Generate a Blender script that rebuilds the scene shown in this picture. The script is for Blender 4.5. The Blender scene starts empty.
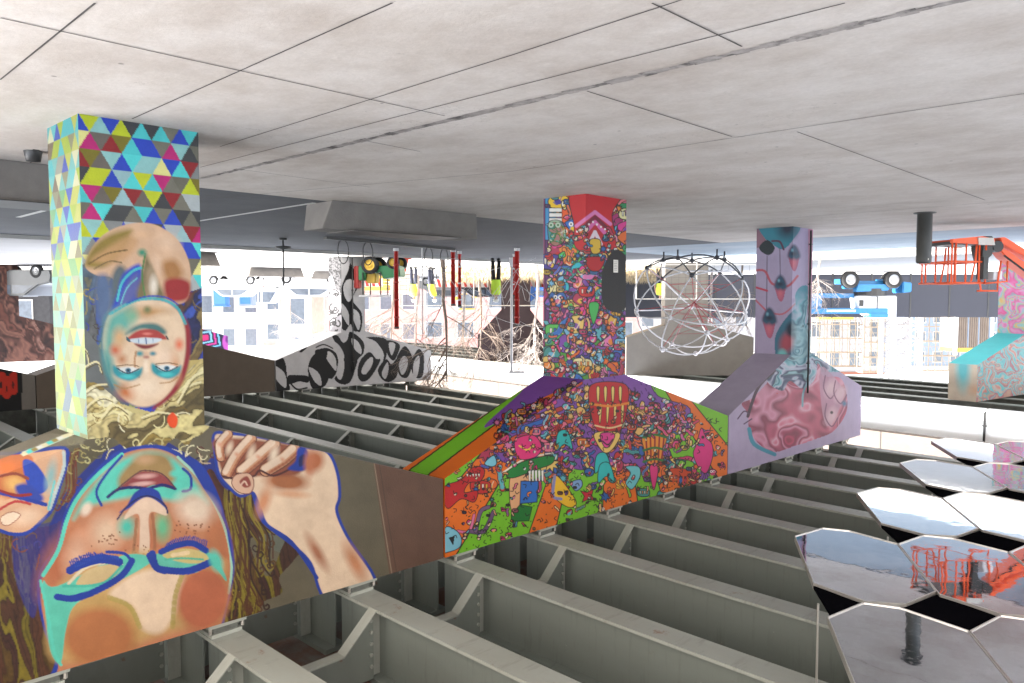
import bpy, bmesh, math, random
import numpy as np
from mathutils import Vector, Matrix
R = math.radians
S = bpy.context.scene
C = S.collection
# ------------------------------------------------------------------ camera model (world: X,Y = bridge grid, Z = up; camera is held upside down)
FL = 775.0; HZ = 299.0; CH = 1.6
A = math.atan(741/775.); TH = math.atan((341.5-HZ)/FL)
FH = np.array([math.sin(A), math.cos(A), 0.])
F = np.array([FH[0]*math.cos(TH), FH[1]*math.cos(TH), math.sin(TH)])
RT = np.array([math.cos(A), -math.sin(A), 0.])
UP = np.array([-FH[0]*math.sin(TH), -FH[1]*math.sin(TH), math.cos(TH)])
def ray(px, py): return F - (px-512)/FL*RT + (py-341.5)/FL*UP
def gz(px, py, z=0.):
    r = ray(px, py); t = (z-CH)/r[2]; return Vector((t*r[0], t*r[1], z))
def proj(P):
    P = np.asarray(P, float); v = P-np.array([0, 0, CH]); d = v@F
    return 512-FL*(v@RT)/d, 341.5+FL*(v@UP)/d
def col_at(px, D):                      # point on the ground, D metres ahead
    x = (px-512)/FL*D
    return Vector((FH[0]*D-RT[0]*x, FH[1]*D-RT[1]*x, 0))
FACE = math.atan2(-RT[1], -RT[0])       # local +X = photo right, local +Y = towards camera
# ------------------------------------------------------------------ materials
MATS = {}
def newmat(name):
    m = bpy.data.materials.new(name); m.use_nodes = True
    nt = m.node_tree; b = nt.nodes['Principled BSDF']; return m, nt, b
def mat(name, col, rough=.6, metal=0., var=.12, scale=3., bump=.0, col2=None, thr=.5, detail=6, stretch=None, spec=.5, emit=0):
    if name in MATS: return MATS[name]
    m, nt, b = newmat(name); N = nt.nodes; L = nt.links
    tc = N.new('ShaderNodeTexCoord'); src = tc.outputs['Object']
    if stretch:
        mp = N.new('ShaderNodeMapping'); mp.inputs['Scale'].default_value = stretch
        L.new(src, mp.inputs[0]); src = mp.outputs[0]
    n = N.new('ShaderNodeTexNoise'); n.inputs['Scale'].default_value = scale; n.inputs['Detail'].default_value = detail; n.inputs['Roughness'].default_value = .6
    L.new(src, n.inputs['Vector'])
    r = N.new('ShaderNodeValToRGB'); e = r.color_ramp.elements
    lo = [c*(1-var) for c in col]; hi = [min(1, c*(1+var)) for c in col]
    e[0].position = .3; e[0].color = (*lo, 1); e[1].position = .7; e[1].color = (*hi, 1)
    L.new(n.outputs[0], r.inputs[0]); out = r.outputs[0]
    if col2:
        n2 = N.new('ShaderNodeTexNoise'); n2.inputs['Scale'].default_value = scale*.45; n2.inputs['Detail'].default_value = 8; n2.inputs['Roughness'].default_value = .7
        L.new(src, n2.inputs['Vector'])
        r2 = N.new('ShaderNodeValToRGB'); r2.color_ramp.elements[0].position = thr; r2.color_ramp.elements[1].position = min(1, thr+.12)
        L.new(n2.outputs[0], r2.inputs[0])
        mx = N.new('ShaderNodeMixRGB'); L.new(r2.outputs[0], mx.inputs[0]); L.new(out, mx.inputs[1]); mx.inputs[2].default_value = (*col2, 1); out = mx.outputs[0]
    L.new(out, b.inputs['Base Color'])
    b.inputs['Roughness'].default_value = rough; b.inputs['Metallic'].default_value = metal; b.inputs['Specular IOR Level'].default_value = spec
    if bump:
        nb = N.new('ShaderNodeTexNoise'); nb.inputs['Scale'].default_value = scale*12; nb.inputs['Detail'].default_value = 4
        L.new(src, nb.inputs['Vector'])
        bp = N.new('ShaderNodeBump'); bp.inputs['Strength'].default_value = bump; bp.inputs['Distance'].default_value = .02
        L.new(nb.outputs[0], bp.inputs['Height']); L.new(bp.outputs[0], b.inputs['Normal'])
    MATS[name] = m; return m
def paint_mat():
    m, nt, b = newmat('mural_paint'); N = nt.nodes; L = nt.links
    at = N.new('ShaderNodeAttribute'); at.attribute_name = 'paint'
    tc = N.new('ShaderNodeTexCoord')
    n = N.new('ShaderNodeTexNoise'); n.inputs['Scale'].default_value = 2.2; n.inputs['Detail'].default_value = 9; n.inputs['Roughness'].default_value = .7
    L.new(tc.outputs['Object'], n.inputs['Vector'])
    r = N.new('ShaderNodeValToRGB'); r.color_ramp.elements[0].position = .25; r.color_ramp.elements[0].color = (.72, .72, .72, 1); r.color_ramp.elements[1].position = .6; r.color_ramp.elements[1].color = (1, 1, 1, 1)
    L.new(n.outputs[0], r.inputs[0])
    mx = N.new('ShaderNodeMixRGB'); mx.blend_type = 'MULTIPLY'; mx.inputs[0].default_value = .6
    dk = N.new('ShaderNodeMixRGB'); dk.blend_type = 'MULTIPLY'; dk.inputs[0].default_value = 1; dk.inputs[2].default_value = (.55, .545, .54, 1)
    L.new(at.outputs['Color'], mx.inputs[1]); L.new(r.outputs[0], mx.inputs[2]); L.new(mx.outputs[0], dk.inputs[1]); L.new(dk.outputs[0], b.inputs['Base Color'])
    b.inputs['Roughness'].default_value = .55; b.inputs['Specular IOR Level'].default_value = .35
    nb = N.new('ShaderNodeTexNoise'); nb.inputs['Scale'].default_value = 60; nb.inputs['Detail'].default_value = 5
    L.new(tc.outputs['Object'], nb.inputs['Vector'])
    bp = N.new('ShaderNodeBump'); bp.inputs['Strength'].default_value = .25; bp.inputs['Distance'].default_value = .01
    L.new(nb.outputs[0], bp.inputs['Height']); L.new(bp.outputs[0], b.inputs['Normal'])
    return m
PAINT = paint_mat()
def M(n): return MATS[n]
mat('concrete', (.36, .34, .32), .85, var=.14, scale=1.6, bump=.3, col2=(.2, .17, .15), thr=.6)
steel_done = None
mat('bench_concrete', (.15, .138, .128), .85, var=.14, scale=3, bump=.3)
def steel(name, base, grime, rust, thr):
    m, nt, bs = newmat(name); N = nt.nodes; L = nt.links; tc = N.new('ShaderNodeTexCoord')
    def ns(sc, stretch, d=8, ro=.65):
        mp = N.new('ShaderNodeMapping'); mp.inputs['Scale'].default_value = stretch; L.new(tc.outputs['Object'], mp.inputs[0])
        n = N.new('ShaderNodeTexNoise'); n.inputs['Scale'].default_value = sc; n.inputs['Detail'].default_value = d; n.inputs['Roughness'].default_value = ro; L.new(mp.outputs[0], n.inputs['Vector']); return n.outputs[0]
    def ramp(src, a, b_):
        q = N.new('ShaderNodeMapRange'); q.inputs['From Min'].default_value = a; q.inputs['From Max'].default_value = b_; L.new(src, q.inputs[0]); return q.outputs[0]
    def mix(f, a, b_, k=1.):
        mm = N.new('ShaderNodeMath'); mm.operation = 'MULTIPLY'; mm.inputs[1].default_value = k; L.new(f, mm.inputs[0])
        x = N.new('ShaderNodeMixRGB'); L.new(mm.outputs[0], x.inputs[0])
        if isinstance(a, tuple): x.inputs[1].default_value = (*a, 1)
        else: L.new(a, x.inputs[1])
        x.inputs[2].default_value = (*b_, 1); return x.outputs[0]
    c = mix(ramp(ns(.7, (.4, 1, 1)), .35, .7), base, grime, .75)
    c = mix(ramp(ns(2.2, (4.5, 1, .5), 6), .54, .72), c, tuple(g*.6 for g in grime), .45)      # vertical dirt runs
    c = mix(ramp(ns(3.1, (1, 1, 1), 10, .75), thr, thr+.06), c, rust, .75)
    c = mix(ramp(ns(9, (1, 1, 1), 6, .8), .66, .70), c, (.36, .37, .34), .5)                 # droppings, flaked spots
    L.new(c, bs.inputs['Base Color']); bs.inputs['Roughness'].default_value = .5
    bp = N.new('ShaderNodeBump'); bp.inputs['Strength'].default_value = .12; bp.inputs['Distance'].default_value = .01; L.new(ns(14, (1, 1, 1), 4), bp.inputs['Height']); L.new(bp.outputs[0], bs.inputs['Normal'])
    MATS[name] = m
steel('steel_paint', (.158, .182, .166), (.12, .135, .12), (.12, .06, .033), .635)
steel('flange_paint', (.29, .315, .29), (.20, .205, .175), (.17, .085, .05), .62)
mat('steel_dark', (.10, .11, .10), .6, var=.3, scale=5)
mat('deck_soffit', (.13, .12, .11), .8, var=.25, scale=1.2, bump=.3, col2=(.11, .05, .032), thr=.46)
mat('white_steel', (.74, .76, .76), .45, var=.06, scale=1.)
mat('parapet', (.15, .12, .10), .85, var=.15, scale=1.2, bump=.3, col2=(.10, .075, .06), thr=.55)
mat('dark_metal', (.05, .05, .05), .45, .3, var=.2)
mat('rubber', (.015, .015, .016), .8, var=.2)
mat('bollard', (.045, .045, .042), .5, var=.2, scale=4)
mat('lift_orange', (.85, .12, .04), .4, var=.08)
mat('lift_blue', (.03, .19, .42), .35, var=.08)
mat('light_panel', (.62, .63, .66), .5, var=.05)
mat('red_post', (.42, .022, .018), .4, var=.08)
mat('white_tube', (.62, .61, .63), .4, .0, var=.05)
mat('dark_tube', (.05, .05, .055), .4, .3, var=.1)
mat('net_red', (.35, .05, .06), .7, var=.1)
mat('hoarding', (.035, .037, .05), .75, var=.06, scale=.5)
mat('brick_red', (.50, .27, .25), .9, var=.12, scale=2, bump=.1)
mat('brick_tan', (.40, .33, .27), .9, var=.12, scale=2)
mat('cornice', (.55, .52, .48), .8, var=.08)
mat('glass', (.10, .12, .15), .1, var=.2, spec=.8)
mat('pale_wall', (.36, .36, .38), .8, var=.06)
mat('grey_blue_wall', (.20, .25, .33), .8, var=.08)
mat('roof_red', (.25, .1, .07), .8, var=.1)
mat('scaffold', (.30, .25, .19), .6, var=.1)
mat('yellow', (.65, .42, .05), .5, var=.05)
mat('car_white', (.62, .62, .63), .3, var=.03)
mat('car_grey', (.25, .26, .28), .3, .3, var=.05)
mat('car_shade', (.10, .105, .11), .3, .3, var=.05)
mat('car_dark', (.03, .03, .035), .3, var=.05)
mat('wheel_rim', (.45, .45, .46), .35, .6, var=.05)
mat('bark', (.22, .17, .14), .9, var=.25, scale=6)
mat('pale_bark', (.40, .35, .32), .9, var=.25, scale=6)
mat('hivis', (.55, .80, .06), .7, var=.08)
mat('skin', (.45, .27, .2), .6, var=.05)
mat('navy', (.03, .035, .06), .8, var=.1)
mat('helmet', (.7, .7, .65), .4, var=.03)
mat('tractor_green', (.02, .2, .07), .4, var=.08)
mat('cone', (.75, .09, .04), .5, var=.05)
mat('backing_black', (.003, .003, .004), 1., var=.1, spec=.0)
mat('backdrop_dark', (.025, .024, .026), .8, var=.3)
mat('frame_alu', (.55, .53, .5), .35, .8, var=.05)
mat('dry_grass', (.42, .34, .22), .9, var=.35, scale=8)
mat('bin_blue', (.04, .15, .5), .5, var=.1)
mat('lamp_red', (.6, .03, .02), .4)
def mirror_mat():
    m, nt, b = newmat('polished_mirror'); N = nt.nodes; L = nt.links
    b.inputs['Metallic'].default_value = 1; b.inputs['Base Color'].default_value = (.70, .72, .75, 1); b.inputs['Roughness'].default_value = .035
    tc = N.new('ShaderNodeTexCoord')
    n = N.new('ShaderNodeTexNoise'); n.inputs['Scale'].default_value = 2.2; n.inputs['Detail'].default_value = 2
    L.new(tc.outputs['Object'], n.inputs['Vector'])
    bp = N.new('ShaderNodeBump'); bp.inputs['Strength'].default_value = .035; bp.inputs['Distance'].default_value = .05
    L.new(n.outputs[0], bp.inputs['Height']); L.new(bp.outputs[0], b.inputs['Normal'])
    n2 = N.new('ShaderNodeTexNoise'); n2.inputs['Scale'].default_value = 25; n2.inputs['Detail'].default_value = 6
    L.new(tc.outputs['Object'], n2.inputs['Vector'])
    mr = N.new('ShaderNodeMapRange'); mr.inputs['From Min'].default_value = .5; mr.inputs['From Max'].default_value = .8; mr.inputs['To Min'].default_value = .02; mr.inputs['To Max'].default_value = .12
    L.new(n2.outputs[0], mr.inputs[0]); L.new(mr.outputs[0], b.inputs['Roughness'])
    MATS['mirror'] = m
mirror_mat()
def ground_mat(name, base, dark, light, sc=.35, spots=True):
    m, nt, b = newmat(name); N = nt.nodes; L = nt.links
    tc = N.new('ShaderNodeTexCoord'); src = tc.outputs['Object']
    def noise(s, d=8, r=.65):
        n = N.new('ShaderNodeTexNoise'); n.inputs['Scale'].default_value = s; n.inputs['Detail'].default_value = d; n.inputs['Roughness'].default_value = r
        L.new(src, n.inputs['Vector']); return n.outputs[0]
    r = N.new('ShaderNodeValToRGB'); e = r.color_ramp.elements
    e[0].position = .3; e[0].color = (*dark, 1); e[1].position = .72; e[1].color = (*light, 1); x = r.color_ramp.elements.new(.5); x.color = (*base, 1)
    L.new(noise(sc, 10, .7), r.inputs[0]); out = r.outputs[0]
    f = N.new('ShaderNodeValToRGB'); f.color_ramp.elements[0].position = .3; f.color_ramp.elements[0].color = (.8, .8, .8, 1); f.color_ramp.elements[1].position = .7
    L.new(noise(35, 4), f.inputs[0])
    mx = N.new('ShaderNodeMixRGB'); mx.blend_type = 'MULTIPLY'; mx.inputs[0].default_value = .55; L.new(out, mx.inputs[1]); L.new(f.outputs[0], mx.inputs[2]); out = mx.outputs[0]
    if spots:                                        # slab tone, tyre marks, spatter
        mp = N.new('ShaderNodeMapping'); mp.inputs['Scale'].default_value = (.7, 1.25, 1); mp.inputs['Rotation'].default_value = (0, 0, .9); L.new(tc.outputs['Object'], mp.inputs[0])
        sn = N.new('ShaderNodeTexNoise'); sn.inputs['Scale'].default_value = 1.1; sn.inputs['Detail'].default_value = 8; sn.inputs['Roughness'].default_value = .7; L.new(mp.outputs[0], sn.inputs['Vector'])
        sr = N.new('ShaderNodeValToRGB'); sr.color_ramp.elements[0].position = .36; sr.color_ramp.elements[0].color = (.78, .735, .69, 1); sr.color_ramp.elements[1].position = .58; sr.color_ramp.elements[1].color = (1, 1, 1, 1); L.new(sn.outputs[0], sr.inputs[0])
        m0 = N.new('ShaderNodeMixRGB'); m0.blend_type = 'MULTIPLY'; m0.inputs[0].default_value = .65; L.new(out, m0.inputs[1]); L.new(sr.outputs[0], m0.inputs[2]); out = m0.outputs[0]
        vo = N.new('ShaderNodeTexVoronoi'); vo.inputs['Scale'].default_value = 2.6; vo.inputs['Randomness'].default_value = 1; L.new(src, vo.inputs['Vector'])
        vr = N.new('ShaderNodeMapRange'); vr.inputs['From Min'].default_value = .035; vr.inputs['From Max'].default_value = .06; vr.inputs['To Min'].default_value = .6; vr.inputs['To Max'].default_value = 0; L.new(vo.outputs['Distance'], vr.inputs[0])
        gt = N.new('ShaderNodeMath'); gt.operation = 'GREATER_THAN'; gt.inputs[1].default_value = .45; L.new(noise(.8, 3), gt.inputs[0])
        mg = N.new('ShaderNodeMath'); mg.operation = 'MULTIPLY'; L.new(vr.outputs[0], mg.inputs[0]); L.new(gt.outputs[0], mg.inputs[1])
        m5 = N.new('ShaderNodeMixRGB'); L.new(mg.outputs[0], m5.inputs[0]); L.new(out, m5.inputs[1]); m5.inputs[2].default_value = (.10, .09, .08, 1); out = m5.outputs[0]
        cr1 = N.new('ShaderNodeTexNoise'); cr1.inputs['Scale'].default_value = .9; cr1.inputs['Detail'].default_value = 9; cr1.inputs['Roughness'].default_value = .62; L.new(src, cr1.inputs['Vector'])
        ab = N.new('ShaderNodeMath'); ab.operation = 'SUBTRACT'; ab.inputs[1].default_value = .5; L.new(cr1.outputs[0], ab.inputs[0]); ab2 = N.new('ShaderNodeMath'); ab2.operation = 'ABSOLUTE'; L.new(ab.outputs[0], ab2.inputs[0])
        cm = N.new('ShaderNodeMapRange'); cm.inputs['From Min'].default_value = 0; cm.inputs['From Max'].default_value = .0025; cm.inputs['To Min'].default_value = .55; cm.inputs['To Max'].default_value = 0; L.new(ab2.outputs[0], cm.inputs[0])
        gt2 = N.new('ShaderNodeMath'); gt2.operation = 'GREATER_THAN'; gt2.inputs[1].default_value = .56; L.new(noise(.35, 3), gt2.inputs[0]); cg = N.new('ShaderNodeMath'); cg.operation = 'MULTIPLY'; L.new(cm.outputs[0], cg.inputs[0]); L.new(gt2.outputs[0], cg.inputs[1])
        m6 = N.new('ShaderNodeMixRGB'); L.new(cg.outputs[0], m6.inputs[0]); L.new(out, m6.inputs[1]); m6.inputs[2].default_value = (.16, .14, .12, 1); out = m6.outputs[0]
        s = N.new('ShaderNodeValToRGB'); s.color_ramp.elements[0].position = .66; s.color_ramp.elements[1].position = .74
        L.new(noise(2.3, 6, .75), s.inputs[0])
        mm = N.new('ShaderNodeMath'); mm.operation = 'MULTIPLY'; mm.inputs[1].default_value = .45; L.new(s.outputs[0], mm.inputs[0])
        m2 = N.new('ShaderNodeMixRGB'); L.new(mm.outputs[0], m2.inputs[0]); L.new(out, m2.inputs[1]); m2.inputs[2].default_value = (*[c*.4 for c in base], 1); out = m2.outputs[0]
    L.new(out, b.inputs['Base Color']); b.inputs['Roughness'].default_value = .75
    bp = N.new('ShaderNodeBump'); bp.inputs['Strength'].default_value = .25; bp.inputs['Distance'].default_value = .01
    L.new(noise(50, 5), bp.inputs['Height']); L.new(bp.outputs[0], b.inputs['Normal'])
    MATS[name] = m
ground_mat('paving', (.60, .55, .505), (.45, .39, .345), (.70, .65, .61))
ground_mat('asphalt', (.075, .079, .088), (.055, .058, .065), (.10, .105, .115), .5, False)
ground_mat('skylit_asphalt', (.27, .33, .385), (.2, .255, .31), (.42, .45, .48), .22, False)  # asphalt of the open gap, with blue skylight put into its colour
ground_mat('sidewalk', (.42, .41, .40), (.36, .35, .34), (.47, .46, .45), .3, False)
ground_mat('earth', (.30, .27, .23), (.22, .19, .16), (.38, .35, .30), .1, False)
# ------------------------------------------------------------------ mesh helpers
class MB:
    def __init__(s): s.v = []; s.f = []
    def quadbox(s, b, t):                   # b,t: 4 bottom pts, 4 top pts (ccw from above)
        n = len(s.v); s.v += [tuple(p) for p in b]+[tuple(p) for p in t]
        s.f += [(n+3, n+2, n+1, n), (n+4, n+5, n+6, n+7)]+[(n+i, n+(i+1) % 4, n+4+(i+1) % 4, n+4+i) for i in range(4)]
    def box(s, x0, x1, y0, y1, z0, z1):
        s.quadbox([(x0, y0, z0), (x1, y0, z0), (x1, y1, z0), (x0, y1, z0)], [(x0, y0, z1), (x1, y0, z1), (x1, y1, z1), (x0, y1, z1)]); return s
    def prism(s, poly, axis, a0, a1):       # poly 2D in the other two axes
        n = len(s.v); k = len(poly)
        for a in (a0, a1):
            for p in poly:
                s.v.append({'x': (a, p[0], p[1]), 'y': (p[0], a, p[1]), 'z': (p[0], p[1], a)}[axis])
        s.f += [tuple(range(n+k-1, n-1, -1)), tuple(range(n+k, n+2*k))]+[(n+i, n+(i+1) % k, n+k+(i+1) % k, n+k+i) for i in range(k)]; return s
    def tube(s, pts, r, seg=6, r1=None):
        pts = [Vector(p) for p in pts]; n0 = len(s.v); m = len(pts)
        up = None
        for i, p in enumerate(pts):
            d = (pts[min(i+1, m-1)]-pts[max(i-1, 0)]).normalized()
            if up is None: up = d.orthogonal().normalized()
            up = (up-d*up.dot(d)); up = up.normalized() if up.length > 1e-6 else d.orthogonal().normalized()
            q = d.cross(up); rr = r if r1 is None else r+(r1-r)*i/(m-1)
            for k in range(seg):
                a = 2*math.pi*k/seg; s.v.append(tuple(p+(up*math.cos(a)+q*math.sin(a))*rr))
        for i in range(m-1):
            for k in range(seg):
                a = n0+i*seg+k; b = n0+i*seg+(k+1) % seg; s.f.append((a, b, b+seg, a+seg))
        s.f += [tuple(range(n0+seg-1, n0-1, -1)), tuple(range(n0+(m-1)*seg, n0+m*seg))]; return s
    def lathe(s, prof, c=(0, 0, 0), seg=20, axis='z'):
        n = len(s.v); k = len(prof)
        for i in range(seg):
            a = 2*math.pi*i/seg
            for r, h in prof:
                p = (r*math.cos(a), r*math.sin(a), h)
                if axis == 'y': p = (p[0], p[2], p[1])
                if axis == 'x': p = (p[2], p[0], p[1])
                s.v.append((p[0]+c[0], p[1]+c[1], p[2]+c[2]))
        for i in range(seg):
            for j in range(k-1):
                a = n+i*k+j; b = n+((i+1) % seg)*k+j; s.f.append((a, b, b+1, a+1))
        return s
    def ico(s, c, r, sub=1, sc=(1, 1, 1)):
        bm = bmesh.new(); bmesh.ops.create_icosphere(bm, subdivisions=sub, radius=r); n = len(s.v)
        s.v += [(v.co.x*sc[0]+c[0], v.co.y*sc[1]+c[1], v.co.z*sc[2]+c[2]) for v in bm.verts]
        s.f += [tuple(n+v.index for v in f.verts) for f in bm.faces]; bm.free(); return s
    def build(s, name, m, parent=None, smooth=False, bevel=0):
        me = bpy.data.meshes.new(name); me.from_pydata(s.v, [], s.f)
        if bevel or True:
            bm = bmesh.new(); bm.from_mesh(me); bmesh.ops.recalc_face_normals(bm, faces=bm.faces)
            if bevel: bmesh.ops.bevel(bm, geom=list(bm.edges), offset=bevel, segments=2, affect='EDGES', clamp_overlap=True)
            bm.to_mesh(me); bm.free()
        if smooth: me.polygons.foreach_set('use_smooth', [True]*len(me.polygons))
        me.materials.append(MATS[m] if isinstance(m, str) else m)
        o = bpy.data.objects.new(name, me); C.objects.link(o)
        if parent: o.parent = parent
        return o
def tag(o, label, cat, group=None):
    o['label'] = label; o['category'] = cat
    if group: o['group'] = group
    return o
def thing(name, label, cat, loc=(0, 0, 0), rz=0, group=None):
    o = bpy.data.objects.new(name, None); C.objects.link(o); o.location = loc; o.rotation_euler = (0, 0, rz); o.empty_display_size = .1
    return tag(o, label, cat, group)
def struct(o, kind='structure'): o['kind'] = kind; return o
def dup(root, label=None, loc=None, rz=None, scale=None, group=None):
    r = root.copy(); C.objects.link(r)
    if loc is not None: r.location = loc
    if rz is not None: r.rotation_euler = (0, 0, rz)
    if scale: r.scale = scale
    if label: r['label'] = label
    if group: r['group'] = group
    for ch in list(root.children):
        c = ch.copy(); C.objects.link(c); c.parent = r
        for g in list(ch.children):
            d = g.copy(); C.objects.link(d); d.parent = c
    return r
def hexc(r, g, b):                      # paint colours in 0..255 sRGB
    return np.array([((c/255)/12.92 if c/255 <= .04045 else ((c/255+.055)/1.055)**2.4) for c in (r, g, b)])
# ------------------------------------------------------------------ wall painting: paint strokes are rasterised onto a fine vertex grid of each concrete face
def vnoise(x, y, seed=0):
    xi = np.floor(x).astype(np.int64); yi = np.floor(y).astype(np.int64); fx = x-xi; fy = y-yi
    fx = fx*fx*(3-2*fx); fy = fy*fy*(3-2*fy)
    def h(a, b):
        n = (a*374761393+b*668265263+seed*1274126177) & 0xffffffff
        n = ((n ^ (n >> 13))*1274126177) & 0xffffffff
        return ((n ^ (n >> 16)) & 0xffff)/65535.
    return (h(xi, yi)*(1-fx)+h(xi+1, yi)*fx)*(1-fy)+(h(xi, yi+1)*(1-fx)+h(xi+1, yi+1)*fx)*fy
def fbm(x, y, seed=0, o=3):
    t = 0; a = .5
    for i in range(o): t = t+a*vnoise(x*2**i, y*2**i, seed+i*7); a *= .5
    return t/(1-.5**o)
def cr(pts, closed=True, n=6):
    pts = np.array(pts, float); k = len(pts); out = []
    for i in range(k if closed else k-1):
        if closed: p0, p1, p2, p3 = pts[i-1], pts[i], pts[(i+1) % k], pts[(i+2) % k]
        else: p0, p1, p2, p3 = pts[max(i-1, 0)], pts[i], pts[i+1], pts[min(i+2, k-1)]
        for j in range(n):
            t = j/n; out.append(.5*((2*p1)+(-p0+p2)*t+(2*p0-5*p1+4*p2-p3)*t*t+(-p0+3*p1-3*p2+p3)*t**3))
    if not closed: out.append(pts[-1])
    return np.array(out)
class Painter:
    def __init__(s, x, y, base):
        s.x = x; s.y = y; s.img = np.tile(hexc(*base), (len(x), 1)); s.tr = (1, 0, 0)
    def T(s, pts): k, ox, oy = s.tr; return np.array(pts, float)*k+np.array([ox, oy])
    def sel(s, lo, hi): return np.nonzero((s.x >= lo[0]) & (s.x <= hi[0]) & (s.y >= lo[1]) & (s.y <= hi[1]))[0]
    def put(s, idx, col, a):
        c = hexc(*col); a = np.asarray(a).reshape(-1, 1) if np.ndim(a) else a
        s.img[idx] = s.img[idx]*(1-a)+c*a
    soft = None
    def poly(s, pts, col, smooth=True, line=None, lw=.8, raw=False, alpha=1., soft=None):
        p = np.array(pts, float) if raw else s.T(pts); soft = soft or s.soft
        if smooth: p = cr(p)
        idx = s.sel(p.min(0)-(soft or 0), p.max(0)+(soft or 0))
        if len(idx):
            x = s.x[idx]; y = s.y[idx]; ins = np.zeros(len(idx), bool); q = np.roll(p, -1, 0)
            for (ax, ay), (bx, by) in zip(p, q):
                if ay == by: continue
                c = ((ay > y) != (by > y)) & (x < (bx-ax)*(y-ay)/(by-ay)+ax); ins ^= c
            if soft:
                dm = np.full(len(idx), 1e9)
                for a_, b_ in zip(p, q):
                    d = b_-a_; l2 = max(d@d, 1e-9); xx = x-a_[0]; yy = y-a_[1]; t = np.clip((xx*d[0]+yy*d[1])/l2, 0, 1); np.minimum(dm, (xx-t*d[0])**2+(yy-t*d[1])**2, out=dm)
                dm = np.sqrt(dm)*np.where(ins, 1, -1); al = np.clip(.5+dm/(2*soft), 0, 1)*alpha; k = al > 0; s.put(idx[k], col, al[k])
            else: s.put(idx[ins], col, alpha)
        if line is not None: s._line(np.vstack([p, p[:1]]), lw, line)
    def _line(s, p, w, col, alpha=1.):
        for a, b in zip(p[:-1], p[1:]):
            ww = w/2+.3; idx = s.sel(np.minimum(a, b)-ww, np.maximum(a, b)+ww)
            if not len(idx): continue
            d = b-a; l2 = max(d@d, 1e-9); x = s.x[idx]-a[0]; y = s.y[idx]-a[1]; t = np.clip((x*d[0]+y*d[1])/l2, 0, 1)
            dist = np.hypot(x-t*d[0], y-t*d[1]); al = np.clip((w/2+.25-dist)/.5, 0, 1)
            m = al > 0; s.put(idx[m], col, al[m]*alpha)
    def fill(s, pts, pat, soft=None, smooth=True, raw=False):
        q = Painter(s.x, s.y, (0, 0, 0)); q.tr = s.tr; q.poly(pts, (255, 255, 255), smooth, raw=raw); m = q.img[:, 0] > .5
        s.img[m] = pat(s.x[m], s.y[m])
    def stroke(s, pts, w, col, smooth=True, closed=False, alpha=1., raw=False):
        p = np.array(pts, float) if raw else s.T(pts)
        if smooth and len(p) > 2: p = cr(p, closed, 5)
        s._line(p, w, col, alpha)
    def blob(s, c, rx, ry, col, rot=0, soft=.5, alpha=1., raw=False):
        if not raw: c = s.T([c])[0]; rx *= s.tr[0]; ry *= s.tr[0]
        r = max(rx, ry); idx = s.sel((c[0]-r, c[1]-r), (c[0]+r, c[1]+r))
        if not len(idx): return
        x = s.x[idx]-c[0]; y = s.y[idx]-c[1]; a = R(rot); u = (x*math.cos(a)+y*math.sin(a))/rx; v = (-x*math.sin(a)+y*math.cos(a))/ry
        d = np.hypot(u, v); al = np.clip((1-d)/max(soft, .02), 0, 1); m = al > 0; s.put(idx[m], col, al[m]*alpha)
BL = (25, 60, 165); TE = (95, 215, 195); CRM = (240, 214, 186); SKN = (208, 140, 100); SKD = (176, 98, 66); OLV = (176, 160, 84); MAR = (84, 42, 32); HOL = (118, 104, 26)
def strands(cols, sx, sy, seed, rot=0., warp=1.6, n=9., sharp=1.):
    # long wavy painted strands: iso-bands of a warped field, each band its own colour, thin dark gaps
    lut = np.array([hexc(*c) for c in cols]); ca, sa = math.cos(R(rot)), math.sin(R(rot))
    def f(x, y):
        u = (x*ca+y*sa)*sx; v = (-x*sa+y*ca)*sy
        w = fbm(u*.9, v*.9, seed, 3)*warp; w2 = fbm(u+7.3, v+1.7, seed+3, 2)*warp
        t = (u+w2*.7+fbm(u+w, v+w2, seed+11, 2)*1.2)*n; k = np.floor(t).astype(int); fr = t-np.floor(t)
        h = ((k*2654435761+seed*97) >> 7) % len(cols); c = lut[h]; edge = np.clip(1.35-np.abs(fr-.5)*1.9, .42, 1)**sharp
        tone = .8+.4*vnoise(x*.35, y*.35, seed+2)
        return np.clip(c*(edge*tone)[:, None], 0, 1)
    return f
def curls(P, rng, box, n, cols, w=1.2, L=14):
    x0, y0, x1, y1 = box
    for i in range(n):
        x = rng.uniform(x0, x1); y = rng.uniform(y0, y1); a = rng.uniform(0, 6.28); da = rng.uniform(-.5, .5); pts = [(x, y)]
        for j in range(9):
            a += da; da += rng.uniform(-.14, .18); x += math.cos(a)*L/8; y += math.sin(a)*L/8; pts.append((x, y))
        P.stroke(pts, rng.uniform(.6, 1)*w, rng.choice(cols), raw=True)
def tri_pattern(P, x, y, sx, sy, seed, cols, U, V, wmax=1.):
    # U,V: face coordinates in metres
    row = np.floor(V/sy).astype(int); fv = V/sy-row; uu = U/sx+.5*(row % 2)
    k = np.floor(uu).astype(int); fu = uu-k; up = np.where(fu < .5, fu*2, 2-fu*2) > fv
    cell = np.where(up, 2*k, np.where(fu < .5, 2*k-1, 2*k+1)); h = ((cell*7919+row*104729+seed*31) & 0xffffff)
    h = (h ^ (h >> 7))*2654435761 & 0xffffffff; h = (h >> 11) % len(cols)
    lut = np.array([hexc(*c) for c in cols]); return lut[h]
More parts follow.
